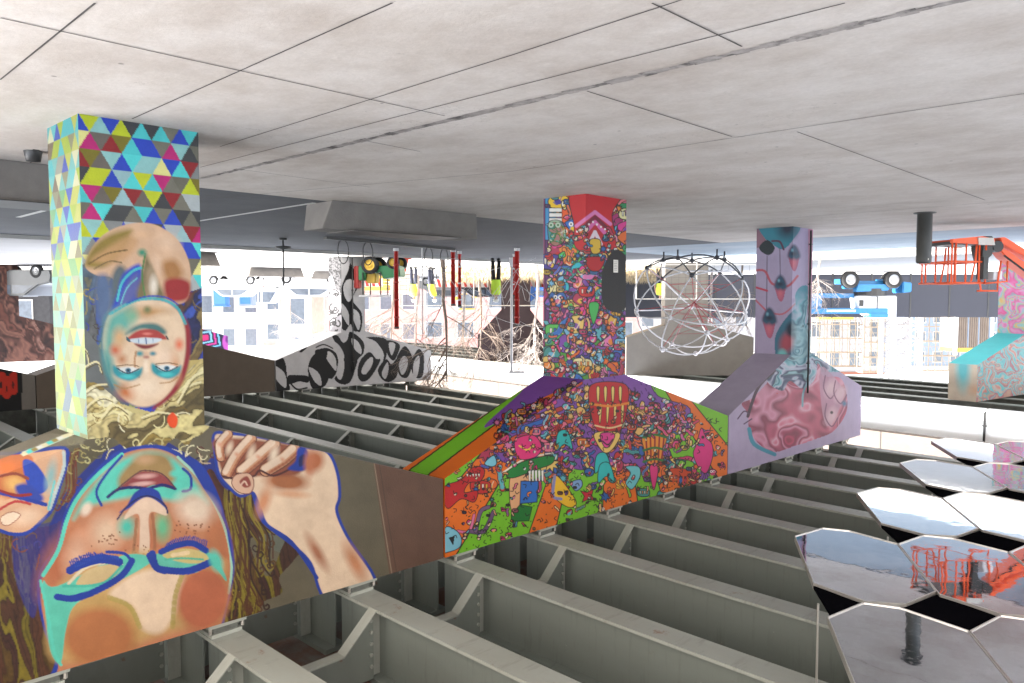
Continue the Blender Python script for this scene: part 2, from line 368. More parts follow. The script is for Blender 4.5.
TRI = [(76, 206, 208), (150, 206, 204), (112, 110, 96), (66, 68, 70), (200, 214, 30), (34, 70, 196), (150, 24, 30), (240, 236, 150), (140, 144, 144), (112, 104, 96), (84, 222, 222), (160, 200, 205), (196, 24, 120), (128, 118, 20), (60, 62, 66), (122, 120, 106), (34, 70, 196), (180, 190, 192)]
def tone(P, k=.12, sc=.12, seed=40):
    n = fbm(P.x*sc, P.y*sc, seed, 4)+.35*vnoise(P.x*1.6, P.y*1.6, seed+1)-.17; P.img = np.clip(P.img*(1+(n-.5)*2*k)[:, None], 0, 1); return P
def mural_pillar_one(x, y, U, V, face):
    P = Painter(x, y, (112, 108, 92))
    if face == 'side':
        cols = [(206, 214, 80), (186, 210, 30), (100, 214, 216), (60, 205, 210), (236, 236, 190), (170, 176, 160), (150, 150, 110), (206, 214, 90), (120, 206, 200), (180, 208, 30), (40, 80, 200), (130, 110, 80), (60, 205, 210), (110, 190, 120)]
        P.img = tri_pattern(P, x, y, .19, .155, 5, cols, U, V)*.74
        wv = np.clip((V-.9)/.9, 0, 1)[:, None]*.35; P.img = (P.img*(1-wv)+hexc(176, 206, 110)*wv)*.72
        for i in range(14):
            yy = 330+i*8; P.poly([(40, yy), (52, yy), (52, yy+4+i % 3*2), (40, yy+5)], [(208, 224, 60), (120, 226, 226), (240, 238, 180)][i % 3], False, raw=True, alpha=.8)
        return P
    tri = tri_pattern(P, x, y, .175, .152, 3, TRI, U, V)
    P.img[:] = tri
    P.tr = (.2539, 0, 250)
    rng = random.Random(5)
    P.poly([(290, 90), (420, 60), (520, 120), (440, 250), (400, 420), (330, 470), (290, 400)], (112, 124, 130))
    P.fill([(290, 90), (420, 60), (520, 120), (440, 250), (400, 420), (330, 470), (290, 400)], GREYH)
    curls(P, rng, (80, 270, 102, 345), 18, [(40, 60, 170), (170, 150, 60), (60, 50, 50)], 1., 12)
    P.poly([(290, 300), (420, 420), (500, 560), (480, 690), (280, 690)], (104, 110, 112))
    P.poly([(690, 500), (800, 380), (830, 600), (830, 700), (600, 700)], (196, 178, 110))
    P.poly([(290, 560), (420, 590), (600, 640), (760, 600), (830, 560), (830, 690), (290, 690)], (200, 190, 130), False)
    P.fill([(300, 560), (360, 520), (430, 560), (520, 640), (620, 630), (700, 560), (740, 480), (800, 430), (860, 430), (860, 760), (250, 760)], BLOND)
    curls(P, rng, (85, 395, 200, 430), 22, [(240, 234, 176), (120, 96, 30), (240, 236, 200)], 1., 18)
    P.poly([(700, 200), (760, 160), (830, 170), (830, 380), (740, 430), (720, 300)], (40, 56, 150))
    P.fill([(700, 200), (760, 160), (860, 170), (860, 380), (740, 430), (715, 300)], strands([(40, 60, 160), (30, 36, 90), (120, 100, 60), (90, 60, 50), (60, 90, 190), (150, 130, 80)], .09, .05, 6, 30, 2.4, 1.8, .6))
    curls(P, rng, (186, 292, 206, 352), 8, [(120, 100, 60), (20, 26, 60), (50, 80, 190), (90, 70, 40)], 1.4, 12)
    # neck and chin dome (sprayed, soft edged)
    P.soft = .5
    P.poly([(335, 60), (370, -20), (430, -75), (520, -105), (610, -100), (690, -50), (735, 20), (752, 100), (740, 190), (690, 215), (560, 215), (440, 245), (455, 170), (440, 110), (380, 100)], (222, 184, 150))
    P.poly([(335, 60), (365, -10), (430, -60), (520, -80), (500, -20), (450, 40), (400, 70)], (150, 128, 52), soft=3)
    P.poly([(360, 40), (440, -20), (520, -60), (540, -20), (470, 50)], (206, 160, 110), soft=3, alpha=.8); P.stroke([(350, 55), (420, 15), (500, 0)], 1.4, (116, 90, 40)); P.stroke([(370, 75), (430, 45), (480, 50)], 1.2, (120, 100, 60))
    P.poly([(440, 100), (470, 60), (500, 90), (480, 190), (445, 250), (430, 200)], (90, 104, 110), soft=3)
    P.poly([(432, 255), (462, 170), (485, 95), (545, 55), (560, 100), (550, 190), (500, 215)], (36, 74, 196), soft=2); P.poly([(470, 215), (500, 130), (540, 90), (545, 150), (520, 200)], (92, 100, 170), soft=3)
    P.poly([(540, 195), (560, 90), (575, 20), (600, 70), (625, 130), (650, 200)], (124, 112, 74), soft=2.5); P.poly([(575, 190), (575, 90), (600, 60), (615, 130), (610, 185)], (160, 140, 110), soft=2.5); P.blob((605, 140), 24, 56, (240, 230, 214), 0, .8); P.blob((625, 60), 30, 60, (240, 206, 176), -20, .9)
    P.poly([(640, 50), (690, 40), (720, 90), (690, 130), (650, 110)], (176, 124, 70), soft=4); P.poly([(648, 125), (700, 110), (748, 130), (742, 190), (690, 205), (655, 190)], (160, 34, 36), soft=2.5)
    P.stroke([(462, 200), (480, 130), (520, 85), (555, 70)], 2.4, (70, 190, 205)); P.stroke([(475, 215), (500, 150), (540, 110)], 1.2, (110, 200, 210)); P.stroke([(572, 15), (560, 100), (572, 190)], 1.6, (84, 130, 70)); P.blob((560, 10), 26, 22, (60, 150, 120), 0, .8)
    P.blob((660, -30), 70, 50, (244, 208, 176), 20, .9); P.blob((560, -60), 60, 26, (232, 190, 150), 0, .9); P.poly([(380, 110), (430, 110), (440, 220), (410, 300), (380, 240)], (86, 110, 150), soft=4)
    # head
    head = [(438, 245), (490, 215), (560, 195), (640, 200), (700, 240), (728, 310), (728, 420), (700, 510), (650, 580), (590, 615), (530, 612), (470, 570), (430, 490), (406, 390), (412, 300)]
    P.poly([(p[0]+(14 if p[0] > 560 else -8), p[1]+4) for p in head], (36, 60, 130), soft=2); P.poly([(690, 230), (745, 300), (748, 420), (715, 530), (650, 600), (600, 625), (660, 540), (715, 400)], (150, 28, 44), soft=1.5)
    P.poly(head, (232, 206, 176), soft=1.2)
    P.poly([(415, 300), (440, 250), (520, 220), (520, 290), (490, 340), (450, 380), (430, 480), (408, 400)], (98, 176, 164), soft=6); P.poly([(440, 440), (410, 400), (420, 490), (460, 560), (500, 560), (450, 500)], (70, 150, 150), soft=4)
    P.blob((590, 245), 110, 36, (196, 150, 96), 0, .9); P.blob((580, 235), 22, 22, (124, 130, 84), 0, .8); P.blob((520, 260), 40, 40, (120, 180, 150), 0, .9); P.blob((640, 270), 60, 30, (240, 212, 180), 0, .9)
    P.blob((455, 392), 34, 36, (206, 96, 60), 0, .9); P.blob((470, 345), 40, 60, (226, 180, 130), 0, .9); P.blob((706, 372), 26, 34, (232, 120, 84), 0, .9); P.blob((495, 560), 56, 44, (206, 120, 66), 20, .9); P.blob((690, 460), 30, 90, (206, 150, 110), -10, .9); P.blob((580, 540), 90, 60, (244, 224, 200), 0, .9)
    P.blob((640, 420), 60, 60, (240, 214, 190), 0, .9); P.blob((480, 430), 30, 30, (190, 130, 90), 0, .9)
    P.stroke([(434, 252), (500, 214), (560, 194), (640, 196), (696, 226), (730, 290)], 3, (60, 178, 186), alpha=.75); P.stroke([(500, 210), (570, 184), (650, 186), (700, 214)], 1.6, (30, 70, 180), alpha=.8)
    # mouth
    P.poly([(495, 330), (530, 300), (570, 288), (620, 292), (655, 320), (640, 335), (570, 312), (520, 325)], (70, 120, 120), soft=2); P.poly([(498, 352), (535, 322), (575, 312), (620, 318), (658, 350), (625, 352), (570, 345), (530, 352)], (176, 60, 56), soft=.9)
    P.poly([(512, 352), (570, 346), (636, 350), (612, 366), (570, 370), (530, 366)], (206, 222, 236), soft=.7); P.stroke([(574, 346), (576, 370)], 1.1, (40, 80, 150)); P.stroke([(545, 350), (547, 366)], .6, (110, 140, 180)); P.stroke([(602, 350), (601, 366)], .6, (110, 140, 180))
    P.poly([(530, 368), (575, 374), (625, 368), (600, 384), (570, 390), (545, 382)], (130, 40, 46), soft=1); P.blob((580, 330), 26, 8, (226, 130, 120), 0, .8); P.stroke([(500, 352), (512, 360), (500, 345)], 1.6, (40, 90, 110)); P.stroke([(655, 340), (662, 352)], 1.6, (60, 60, 70))
    # nose
    P.blob((550, 408), 24, 16, (60, 150, 160), 0, .8); P.blob((602, 408), 20, 13, (50, 130, 150), 0, .8); P.blob((576, 422), 16, 11, (150, 40, 40), 0, .8); P.blob((576, 408), 14, 12, (226, 190, 160), 0, .8); P.stroke([(536, 400), (530, 450), (548, 500)], 2.2, (186, 140, 100), alpha=.7); P.blob((575, 460), 16, 50, (248, 230, 208), 0, .9)
    # eyes
    for ex, ey, sg in ((503, 482, 1), (655, 474, -1)):
        P.poly([(ex-56, ey-28), (ex-20, ey-12), (ex+30, ey-8), (ex+58, ey-20), (ex+50, ey+14), (ex+10, ey+34), (ex-36, ey+22), (ex-58, ey)], (36, 150, 164), soft=1.6); P.blob((ex, ey+16), 40, 14, (70, 200, 205), 0, .7)
        P.poly([(ex-36, ey-14), (ex, ey-22), (ex+40, ey-14), (ex+10, ey+2), (ex-20, ey)], (222, 230, 232), soft=.8); P.blob((ex+2, ey-8), 13, 11, (24, 104, 140), 0, .3); P.blob((ex+2, ey-9), 5, 5, (10, 20, 30), 0, .3); P.stroke([(ex-42, ey-16), (ex, ey+4), (ex+44, ey-14)], 1.2, (20, 60, 80)); P.stroke([(ex-44, ey-24), (ex, ey-30), (ex+44, ey-24)], .9, (120, 90, 60))
    P.stroke([(450, 530), (490, 545), (550, 530)], 1.6, (170, 130, 80), alpha=.6); P.stroke([(630, 525), (670, 520), (700, 500)], 1.6, (170, 130, 80), alpha=.6)
    for q in ([(300, 600), (360, 540), (420, 530)], [(320, 640), (390, 580), (440, 590)], [(400, 660), (450, 610), (500, 640)], [(700, 600), (740, 540), (790, 520)], [(720, 560), (760, 500), (800, 480)], [(560, 660), (620, 640), (700, 650)], [(300, 360), (340, 400), (350, 450)], [(320, 470), (380, 440), (400, 480)]):
        P.stroke(q, 1.8, (240, 232, 186)); P.stroke([(a+5, c+9) for a, c in q], 1., (96, 84, 40))
    P.poly([(660, 660), (680, 640), (700, 665), (690, 700), (665, 690)], (240, 80, 20))
    return tone(P, .1)
def wavy(P, rng, a, b, sa, sb, n, cols, amp=3., w=1.5, hook=5.):
    for i in range(n):
        k = rng.uniform(-1, 1); p = np.array([a[0]+k*sa[0], a[1]+rng.uniform(-1, 1)*sa[1]]); q = np.array([b[0]+k*sb[0], b[1]+rng.uniform(-1, 1)*sb[1]]); ph = rng.uniform(0, 1.5); d = q-p; L = max(np.hypot(*d), 1); nr = np.array([-d[1], d[0]])/L
        pts = [p+d*t+nr*amp*(.3+t)*math.sin(ph+t*L/9.) for t in np.linspace(0, 1, 12)]
        if rng.random() < .5:
            e = pts[-1]; s_ = 1 if k > 0 else -1
            pts += [e+np.array([s_*hook*.5, hook*.35]), e+np.array([s_*hook*1., -hook*.2]), e+np.array([s_*hook*.7, -hook*.7]), e+np.array([s_*hook*.3, -hook*.45])]
        P.stroke(pts, w*rng.uniform(.5, 1.1), rng.choice(cols), raw=True)
BLOND = strands([(236, 228, 172), (206, 190, 126), (240, 236, 200), (150, 128, 62), (226, 214, 150), (110, 96, 56), (214, 200, 140)], .05, .035, 21, 70, 2.6, 2.6, .7)
GREYH = strands([(112, 124, 132), (90, 110, 130), (60, 84, 160), (130, 130, 110), (100, 104, 106), (160, 146, 90)], .07, .03, 5, 10, 2.2, 1.6, .5)
def mural_woman(x, y):
    P = Painter(x, y, (104, 98, 80)); P.soft = .5; rng = random.Random(2)
    P.poly([(372, 455), (446, 465), (446, 560), (390, 578)], (104, 76, 62), False, raw=True); P.stroke([(374, 462), (392, 575)], 1.2, (150, 130, 110), False, raw=True); P.stroke([(379, 462), (397, 575)], .8, (84, 66, 52), False, raw=True)
    P.tr = (.2539, 0, 400)
    P.blob((420, 240), 180, 110, (90, 84, 60), 0, .6)
    # hair masses
    P.poly([(640, 170), (740, 215), (800, 255), (850, 220), (890, 330), (960, 400), (1010, 410), (1000, 500), (940, 560), (960, 700), (930, 900), (860, 900), (880, 600), (800, 420)], (28, 46, 134)); P.poly([(420, 200), (540, 160), (440, 300), (290, 480), (230, 640), (140, 700), (110, 640), (180, 520), (250, 380), (320, 290)], (28, 46, 134))
    hb = strands([(84, 40, 34), (96, 50, 36), (70, 38, 50), (84, 42, 30), (60, 30, 34), (110, 62, 40)], .05, .02, 3, -15, 1.2, 2.2, .6)
    ho = strands([(110, 98, 24), (76, 44, 26), (126, 112, 30), (64, 34, 26), (90, 66, 24), (84, 48, 28), (70, 40, 26)], .06, .022, 8, -10, 2.2, 3.6, .8)
    P.fill([(0, 440), (120, 500), (230, 480), (290, 400), (330, 330), (300, 560), (180, 900), (150, 1100), (-20, 1150), (-40, 600)], hb)
    P.fill([(800, 330), (830, 270), (870, 330), (930, 390), (1000, 440), (1010, 520), (980, 560), (985, 640), (950, 720), (925, 640), (915, 540), (870, 430)], hb)
    P.poly([(965, 420), (1010, 400), (1050, 480), (1120, 560), (1100, 600), (1010, 540)], (104, 112, 100), alpha=.8)
    P.fill([(915, 560), (960, 520), (1010, 640), (1060, 690), (1120, 560), (1160, 520), (1190, 580), (1150, 640), (1100, 700), (1110, 760), (1030, 800), (1010, 860), (870, 880), (905, 700)], ho)
    HC = [(118, 104, 26), (84, 46, 26), (64, 34, 24), (140, 126, 40), (92, 62, 24), (48, 26, 22)]
    wavy(P, rng, (232, 452), (256, 545), (5, 6), (22, 30), 60, HC, 3.4, 1.7, 6); wavy(P, rng, (232, 500), (246, 610), (7, 14), (16, 18), 60, HC, 2.8, 1.8, 5)
    wavy(P, rng, (16, 520), (22, 665), (16, 16), (30, 18), 90, HC, 3.2, 1.8, 6); wavy(P, rng, (75, 452), (66, 500), (6, 4), (6, 10), 12, [(110, 50, 36), (84, 46, 26), (130, 110, 50)], 3, 1.5, 5)
    P.fill([(-20, 640), (60, 690), (110, 790), (150, 830), (200, 900), (240, 1050), (100, 1150), (-20, 1150)], ho)
    P.poly([(60, 520), (200, 480), (270, 430), (170, 700), (130, 860), (60, 700)], (30, 46, 140), alpha=.65)
    curls(P, rng, (8, 530, 40, 570), 8, [(130, 70, 50), (60, 60, 140), (110, 80, 60)], 1.2, 14)
    curls(P, rng, (62, 455, 86, 500), 4, [(110, 60, 40), (150, 140, 60), (180, 170, 120), (60, 40, 30)], 1.4, 16)
    curls(P, rng, (195, 440, 225, 480), 8, [(90, 40, 30), (40, 30, 60), (200, 180, 150)], 1.4, 14)
    P.fill([(340, 100), (480, 90), (800, 90), (800, 130), (760, 150), (735, 180), (690, 150), (640, 185), (600, 165), (520, 195), (480, 180), (440, 150), (400, 190), (420, 140)], BLOND)
    curls(P, rng, (62, 437, 105, 465), 14, [(200, 196, 140), (170, 160, 100), (110, 104, 70)], 1.1, 12)
    curls(P, rng, (100, 440, 200, 456), 24, [(226, 218, 160), (200, 190, 130), (235, 230, 190)], 1., 12)
    # blue outline + face
    face = [(600, 190), (700, 225), (780, 305), (850, 420), (895, 540), (912, 660), (900, 760), (870, 900), (880, 1000), (560, 1080), (230, 1140), (230, 1040), (190, 930), (162, 800), (170, 690), (230, 590), (265, 470), (310, 380), (390, 290), (480, 215)]
    P.poly([(p[0]+(12 if p[0] > 550 else -14), p[1]-14) for p in face], BL)
    P.poly(face, (200, 134, 96))
    P.blob((230, 640), 90, 200, (188, 108, 70), 25, .9); P.blob((860, 640), 70, 220, (176, 96, 60), 0, .9); P.blob((560, 560), 180, 90, (196, 120, 84), 0, .9); P.blob((700, 330), 60, 60, (120, 190, 160), 0, .9)
    P.stroke(face[6:0:-1], 2.5, (170, 220, 200)); P.stroke(face[14:20], 4, TE)
    P.poly([(600, 205), (690, 235), (770, 320), (820, 410), (760, 380), (700, 400), (560, 380), (440, 400), (330, 430), (290, 470), (330, 390), (400, 300), (490, 230)], TE, soft=3.5)
    P.poly([(470, 300), (540, 225), (600, 210), (660, 225), (690, 300), (660, 330), (560, 300), (480, 350)], (168, 138, 86), soft=3); P.blob((570, 235), 60, 28, (200, 160, 120), 0, .8)
    P.poly([(380, 420), (330, 460), (280, 600), (430, 560), (560, 600), (560, 420)], (206, 140, 104), soft=5); P.blob((340, 430), 26, 40, (240, 220, 200), 30, .6)
    P.poly([(740, 230), (800, 260), (870, 400), (900, 560), (920, 660), (900, 520), (850, 420), (790, 330)], BL)
    P.stroke([(480, 220), (420, 290), (380, 360), (400, 415)], 2.6, BL); P.stroke([(720, 360), (750, 350), (750, 300), (720, 270)], 2.6, BL)
    P.blob((770, 430), 110, 90, (240, 218, 196), 20, .7); P.blob((420, 520), 90, 100, (232, 200, 170), 20, .8); P.blob((300, 610), 70, 120, (226, 180, 150), 20, .9); P.blob((850, 560), 50, 160, (190, 120, 80), 0, .8)
    # lips
    P.poly([(455, 362), (540, 292), (580, 282), (640, 296), (690, 350), (610, 335), (560, 350), (500, 345)], (150, 66, 70)); P.blob((575, 300), 55, 14, (226, 176, 170), -5, .7); P.blob((560, 330), 60, 12, (226, 180, 176), -5, .6)
    P.stroke([(425, 382), (470, 350), (540, 345), (580, 350), (640, 335), (690, 350)], 3, (26, 30, 110)); P.stroke([(455, 355), (540, 288), (580, 278), (640, 292), (690, 345)], 1.2, (90, 40, 60))
    # nose
    P.blob((500, 500), 50, 60, (80, 200, 180), 0, .8); P.blob((640, 500), 45, 80, (110, 196, 150), 0, .8); P.blob((690, 290), 30, 20, TE, 0, .7)
    P.poly([(468, 445), (500, 415), (530, 365), (575, 345), (622, 358), (640, 395), (660, 430), (640, 445), (610, 405), (575, 385), (540, 400), (510, 425)], BL)
    P.poly([(510, 430), (560, 388), (600, 388), (650, 425), (655, 455), (600, 440), (585, 470), (590, 560), (578, 640), (548, 640), (550, 540), (545, 450), (490, 470)], (236, 208, 184)); P.stroke([(600, 450), (610, 560), (600, 640)], 3, (170, 110, 76)); P.stroke([(538, 470), (530, 560), (520, 640)], 3, (170, 120, 86))
    P.stroke([(462, 470), (500, 420), (560, 380), (610, 385), (650, 415), (660, 445)], 1.6, (30, 30, 90))
    for i in range(60):
        gx, gy = rng.choice([(430, 555), (760, 500), (560, 600)]); P.blob((gx+rng.gauss(0, 36), gy+rng.gauss(0, 16)), 4, 4, (130, 76, 50), 0, .4)
    # forehead
    P.tr = (.2539, 0, 510)
    P.poly([(230, 300), (330, 230), (520, 170), (600, 170), (640, 240), (860, 190), (890, 260), (870, 430), (700, 470), (240, 600), (190, 420)], (206, 170, 110), soft=5)
    P.poly([(430, 330), (560, 240), (720, 250), (700, 380), (640, 480), (560, 470), (520, 380)], CRM, soft=3)
    P.blob((390, 500), 165, 135, (188, 108, 76), 0, .3); P.blob((390, 480), 190, 160, (190, 150, 70), 0, .2, .25); P.blob((800, 350), 120, 150, (190, 108, 76), 10, .3); P.stroke([(720, 250), (690, 340), (680, 460)], 5, OLV, alpha=.6); P.stroke([(430, 345), (510, 380), (550, 460)], 5, OLV, alpha=.6)
    # eyes
    P.poly([(170, 280), (225, 300), (480, 180), (600, 190), (560, 230), (450, 290), (300, 370), (260, 470), (240, 600), (200, 560), (180, 420)], (96, 206, 184))
    P.poly([(300, 290), (340, 240), (420, 215), (480, 215), (440, 270), (330, 300)], (214, 190, 140)); P.stroke([(270, 290), (340, 225), (440, 205), (480, 215)], 3, (230, 220, 190)); P.stroke([(250, 300), (400, 290), (480, 220)], 2.5, (70, 190, 170))
    P.stroke([(225, 342), (300, 348), (400, 308), (480, 258), (520, 200)], 6.5, BL); P.stroke([(520, 205), (490, 172), (420, 165)], 3, BL); P.stroke([(225, 352), (320, 330), (420, 300)], 2, BL)
    P.stroke([(275, 238), (330, 212), (400, 195), (470, 205)], 8, BL); P.stroke([(300, 215), (380, 185), (460, 190)], 5, (40, 80, 180))
    for i in range(26): t = i/25; P.stroke([(285+185*t, 225-25*math.sin(t*3)), (275+185*t, 200-30*math.sin(t*3)+rng.uniform(-4, 4))], 1.5, BL)
    P.poly([(600, 180), (720, 160), (830, 170), (880, 240), (890, 280), (830, 215), (760, 250), (620, 240)], (100, 200, 180)); P.poly([(640, 180), (720, 152), (800, 168), (820, 200), (740, 210)], (212, 196, 130)); P.stroke([(650, 195), (720, 190), (800, 195)], 2, (90, 190, 160)); P.stroke([(680, 178), (740, 168)], 4, (240, 214, 170))
    P.stroke([(600, 172), (612, 220), (640, 235), (740, 240), (828, 206)], 7, BL); P.stroke([(590, 180), (615, 225), (650, 240)], 7, BL); P.stroke([(635, 165), (700, 138), (760, 132), (812, 160)], 6, BL)
    for i in range(24): t = i/23; P.stroke([(650+160*t, 150-18*math.sin(t*3)), (660+155*t, 128-24*math.sin(t*3)+rng.uniform(-4, 4))], 1, BL)
    P.blob((850, 200), 34, 60, (90, 206, 186), -20, .6)
    P.stroke([(160, 280), (190, 420), (215, 560), (240, 610)], 3, TE)
    # raised hand at right
    P.tr = (.2539, 190, 400)
    arm = [(100, 140), (150, 138), (260, 150), (400, 180), (470, 195), (540, 212), (575, 290), (583, 380), (572, 440), (620, 550), (720, 700), (700, 780), (540, 780), (480, 640), (400, 560), (310, 490), (280, 420), (250, 360), (200, 372), (160, 340), (120, 290), (105, 210)]
    P.poly([(60, 120), (110, 110), (95, 240), (140, 380), (230, 410), (290, 520), (420, 610), (500, 720), (440, 760), (300, 560), (200, 480), (60, 300)], (30, 44, 130), alpha=.0)
    P.stroke(arm, 6, BL, closed=True); P.poly(arm, CRM)
    P.stroke([(250, 370), (290, 480), (400, 560), (500, 700)], 3.5, BL)
    P.blob((380, 320), 110, 45, (176, 110, 70), 5, .5); P.blob((490, 240), 50, 60, (186, 110, 70), 20, .6); P.blob((290, 400), 36, 90, (216, 150, 110), 20, .8); P.blob((500, 600), 30, 110, (180, 120, 90), -30, .8); P.blob((400, 370), 90, 22, (226, 176, 140), 5, .7); P.blob((650, 640), 40, 120, (205, 140, 100), -28, .8)
    P.poly([(415, 190), (455, 195), (460, 250), (440, 275), (380, 270), (410, 240)], BL); P.poly([(425, 225), (450, 215), (450, 245), (430, 262)], (20, 40, 110), False)
    P.poly([(115, 150), (440, 190), (430, 290), (280, 300), (150, 300), (110, 230)], (150, 84, 60), soft=1.5)
    for f, w_ in (([(150, 135), (118, 175), (122, 225)], 8), ([(410, 195), (365, 235), (300, 275)], 12), ([(330, 172), (270, 225), (205, 280)], 11.5), ([(240, 152), (185, 215), (145, 288)], 10)):
        P.stroke(f, w_+2.2, (96, 46, 36)); P.stroke(f, w_, (214, 160, 124)); P.stroke([(a-6, c-5) for a, c in f], w_*.55, (240, 214, 190)); P.stroke([(a+14, c+10) for a, c in f], w_*.22, (170, 100, 70), alpha=.8)
        P.blob((f[1][0], f[1][1]), 16, 12, (226, 170, 140), 40, .8)
    P.stroke([(130, 300), (170, 308), (190, 290), (250, 300), (275, 278), (330, 298), (400, 268), (430, 240)], 2, (80, 36, 40))
    P.poly([(425, 190), (462, 196), (462, 262), (440, 280), (385, 272), (415, 240)], BL, soft=1); P.poly([(430, 225), (452, 215), (450, 250), (430, 262)], (18, 34, 100), soft=.6)
    P.blob((470, 250), 30, 70, (196, 120, 84), 0, .7)
    P.poly([(165, 330), (180, 295), (235, 290), (252, 330), (235, 368), (190, 362)], (226, 186, 160), line=(110, 50, 40)); P.poly([(195, 320), (225, 300), (240, 335), (215, 345)], (150, 70, 60)); P.stroke([(200, 335), (215, 320), (225, 335)], 1.5, (235, 200, 180))
    P.blob((330, 215), 26, 60, (244, 224, 200), 15, .8); P.blob((240, 210), 20, 50, (240, 216, 190), 20, .8); P.blob((155, 190), 18, 40, (240, 216, 190), 20, .8)
    # hand at left
    P.tr = (.2539, 0, 400)
    hand = [(-60, 240), (60, 210), (140, 200), (255, 190), (262, 250), (235, 340), (205, 430), (160, 480), (110, 522), (50, 528), (-10, 510), (-60, 480)]
    P.poly(hand, (222, 176, 140)); P.stroke(hand, 3.5, BL, closed=True)
    P.poly([(-60, 250), (60, 215), (130, 230), (110, 320), (60, 380), (-60, 400)], (206, 120, 70)); P.blob((60, 330), 60, 50, (240, 190, 110), 20, .7); P.blob((30, 265), 70, 40, (226, 120, 50), 0, .8)
    P.poly([(90, 240), (140, 250), (190, 330), (160, 370), (110, 340)], (40, 76, 190)); P.stroke([(250, 205), (252, 260), (225, 345), (195, 430)], 3.4, (196, 216, 216), alpha=.8); P.poly([(60, 340), (110, 330), (170, 380), (150, 405), (80, 380)], (44, 70, 170), soft=2); P.stroke([(0, 300), (60, 290), (110, 310)], 3, (150, 70, 50)); P.blob((-5, 400), 60, 30, (236, 190, 150), 0, .8); P.blob((200, 300), 30, 90, (150, 190, 190), 10, .8); P.stroke([(215, 320), (190, 430)], 2.4, (120, 210, 210))
    P.stroke([(-20, 360), (80, 385), (180, 412)], 4, BL); P.stroke([(-20, 350), (60, 375), (120, 372)], 3, (150, 40, 40)); P.blob((100, 460), 90, 46, (240, 206, 176), -10, .7); P.poly([(5, 460), (50, 440), (80, 455), (40, 490), (10, 490)], (250, 226, 200), line=(150, 80, 60)); P.stroke([(0, 430), (60, 400), (120, 410)], 2.6, (190, 60, 60))
    for i in range(7): P.poly([(85+i*22, 205-i*10), (180+i*16, 172-i*6), (190+i*16, 180-i*6), (95+i*22, 214-i*10)], [(240, 236, 200), (84, 222, 222), (200, 190, 120), (235, 240, 240)][i % 4], False)
    P.poly([(-20, 180), (200, 130), (330, 150), (330, 175), (120, 190), (-20, 240)], (130, 124, 108), False, alpha=.8)
    for i in range(9): P.poly([(80+i*20, 212-i*9), (190+i*14, 168-i*6), (200+i*14, 176-i*6), (92+i*20, 222-i*9)], [(240, 236, 200), (84, 222, 222), (170, 150, 80), (235, 240, 240)][i % 4], False)
    return tone(P, .11, .09)
PAL = [(230, 60, 150), (40, 190, 210), (240, 200, 40), (206, 30, 36), (130, 70, 180), (90, 200, 90), (245, 120, 30), (120, 190, 230), (235, 130, 190), (70, 60, 160), (30, 150, 120), (240, 230, 170), (170, 40, 110), (40, 110, 200)]
K = (18, 14, 20)
WARM = [(214, 50, 120), (130, 74, 170), (240, 186, 60), (198, 40, 36), (232, 110, 40), (96, 186, 200), (220, 120, 170), (236, 200, 110), (60, 150, 150), (180, 50, 90), (40, 100, 180), (236, 120, 150), (240, 140, 50)]
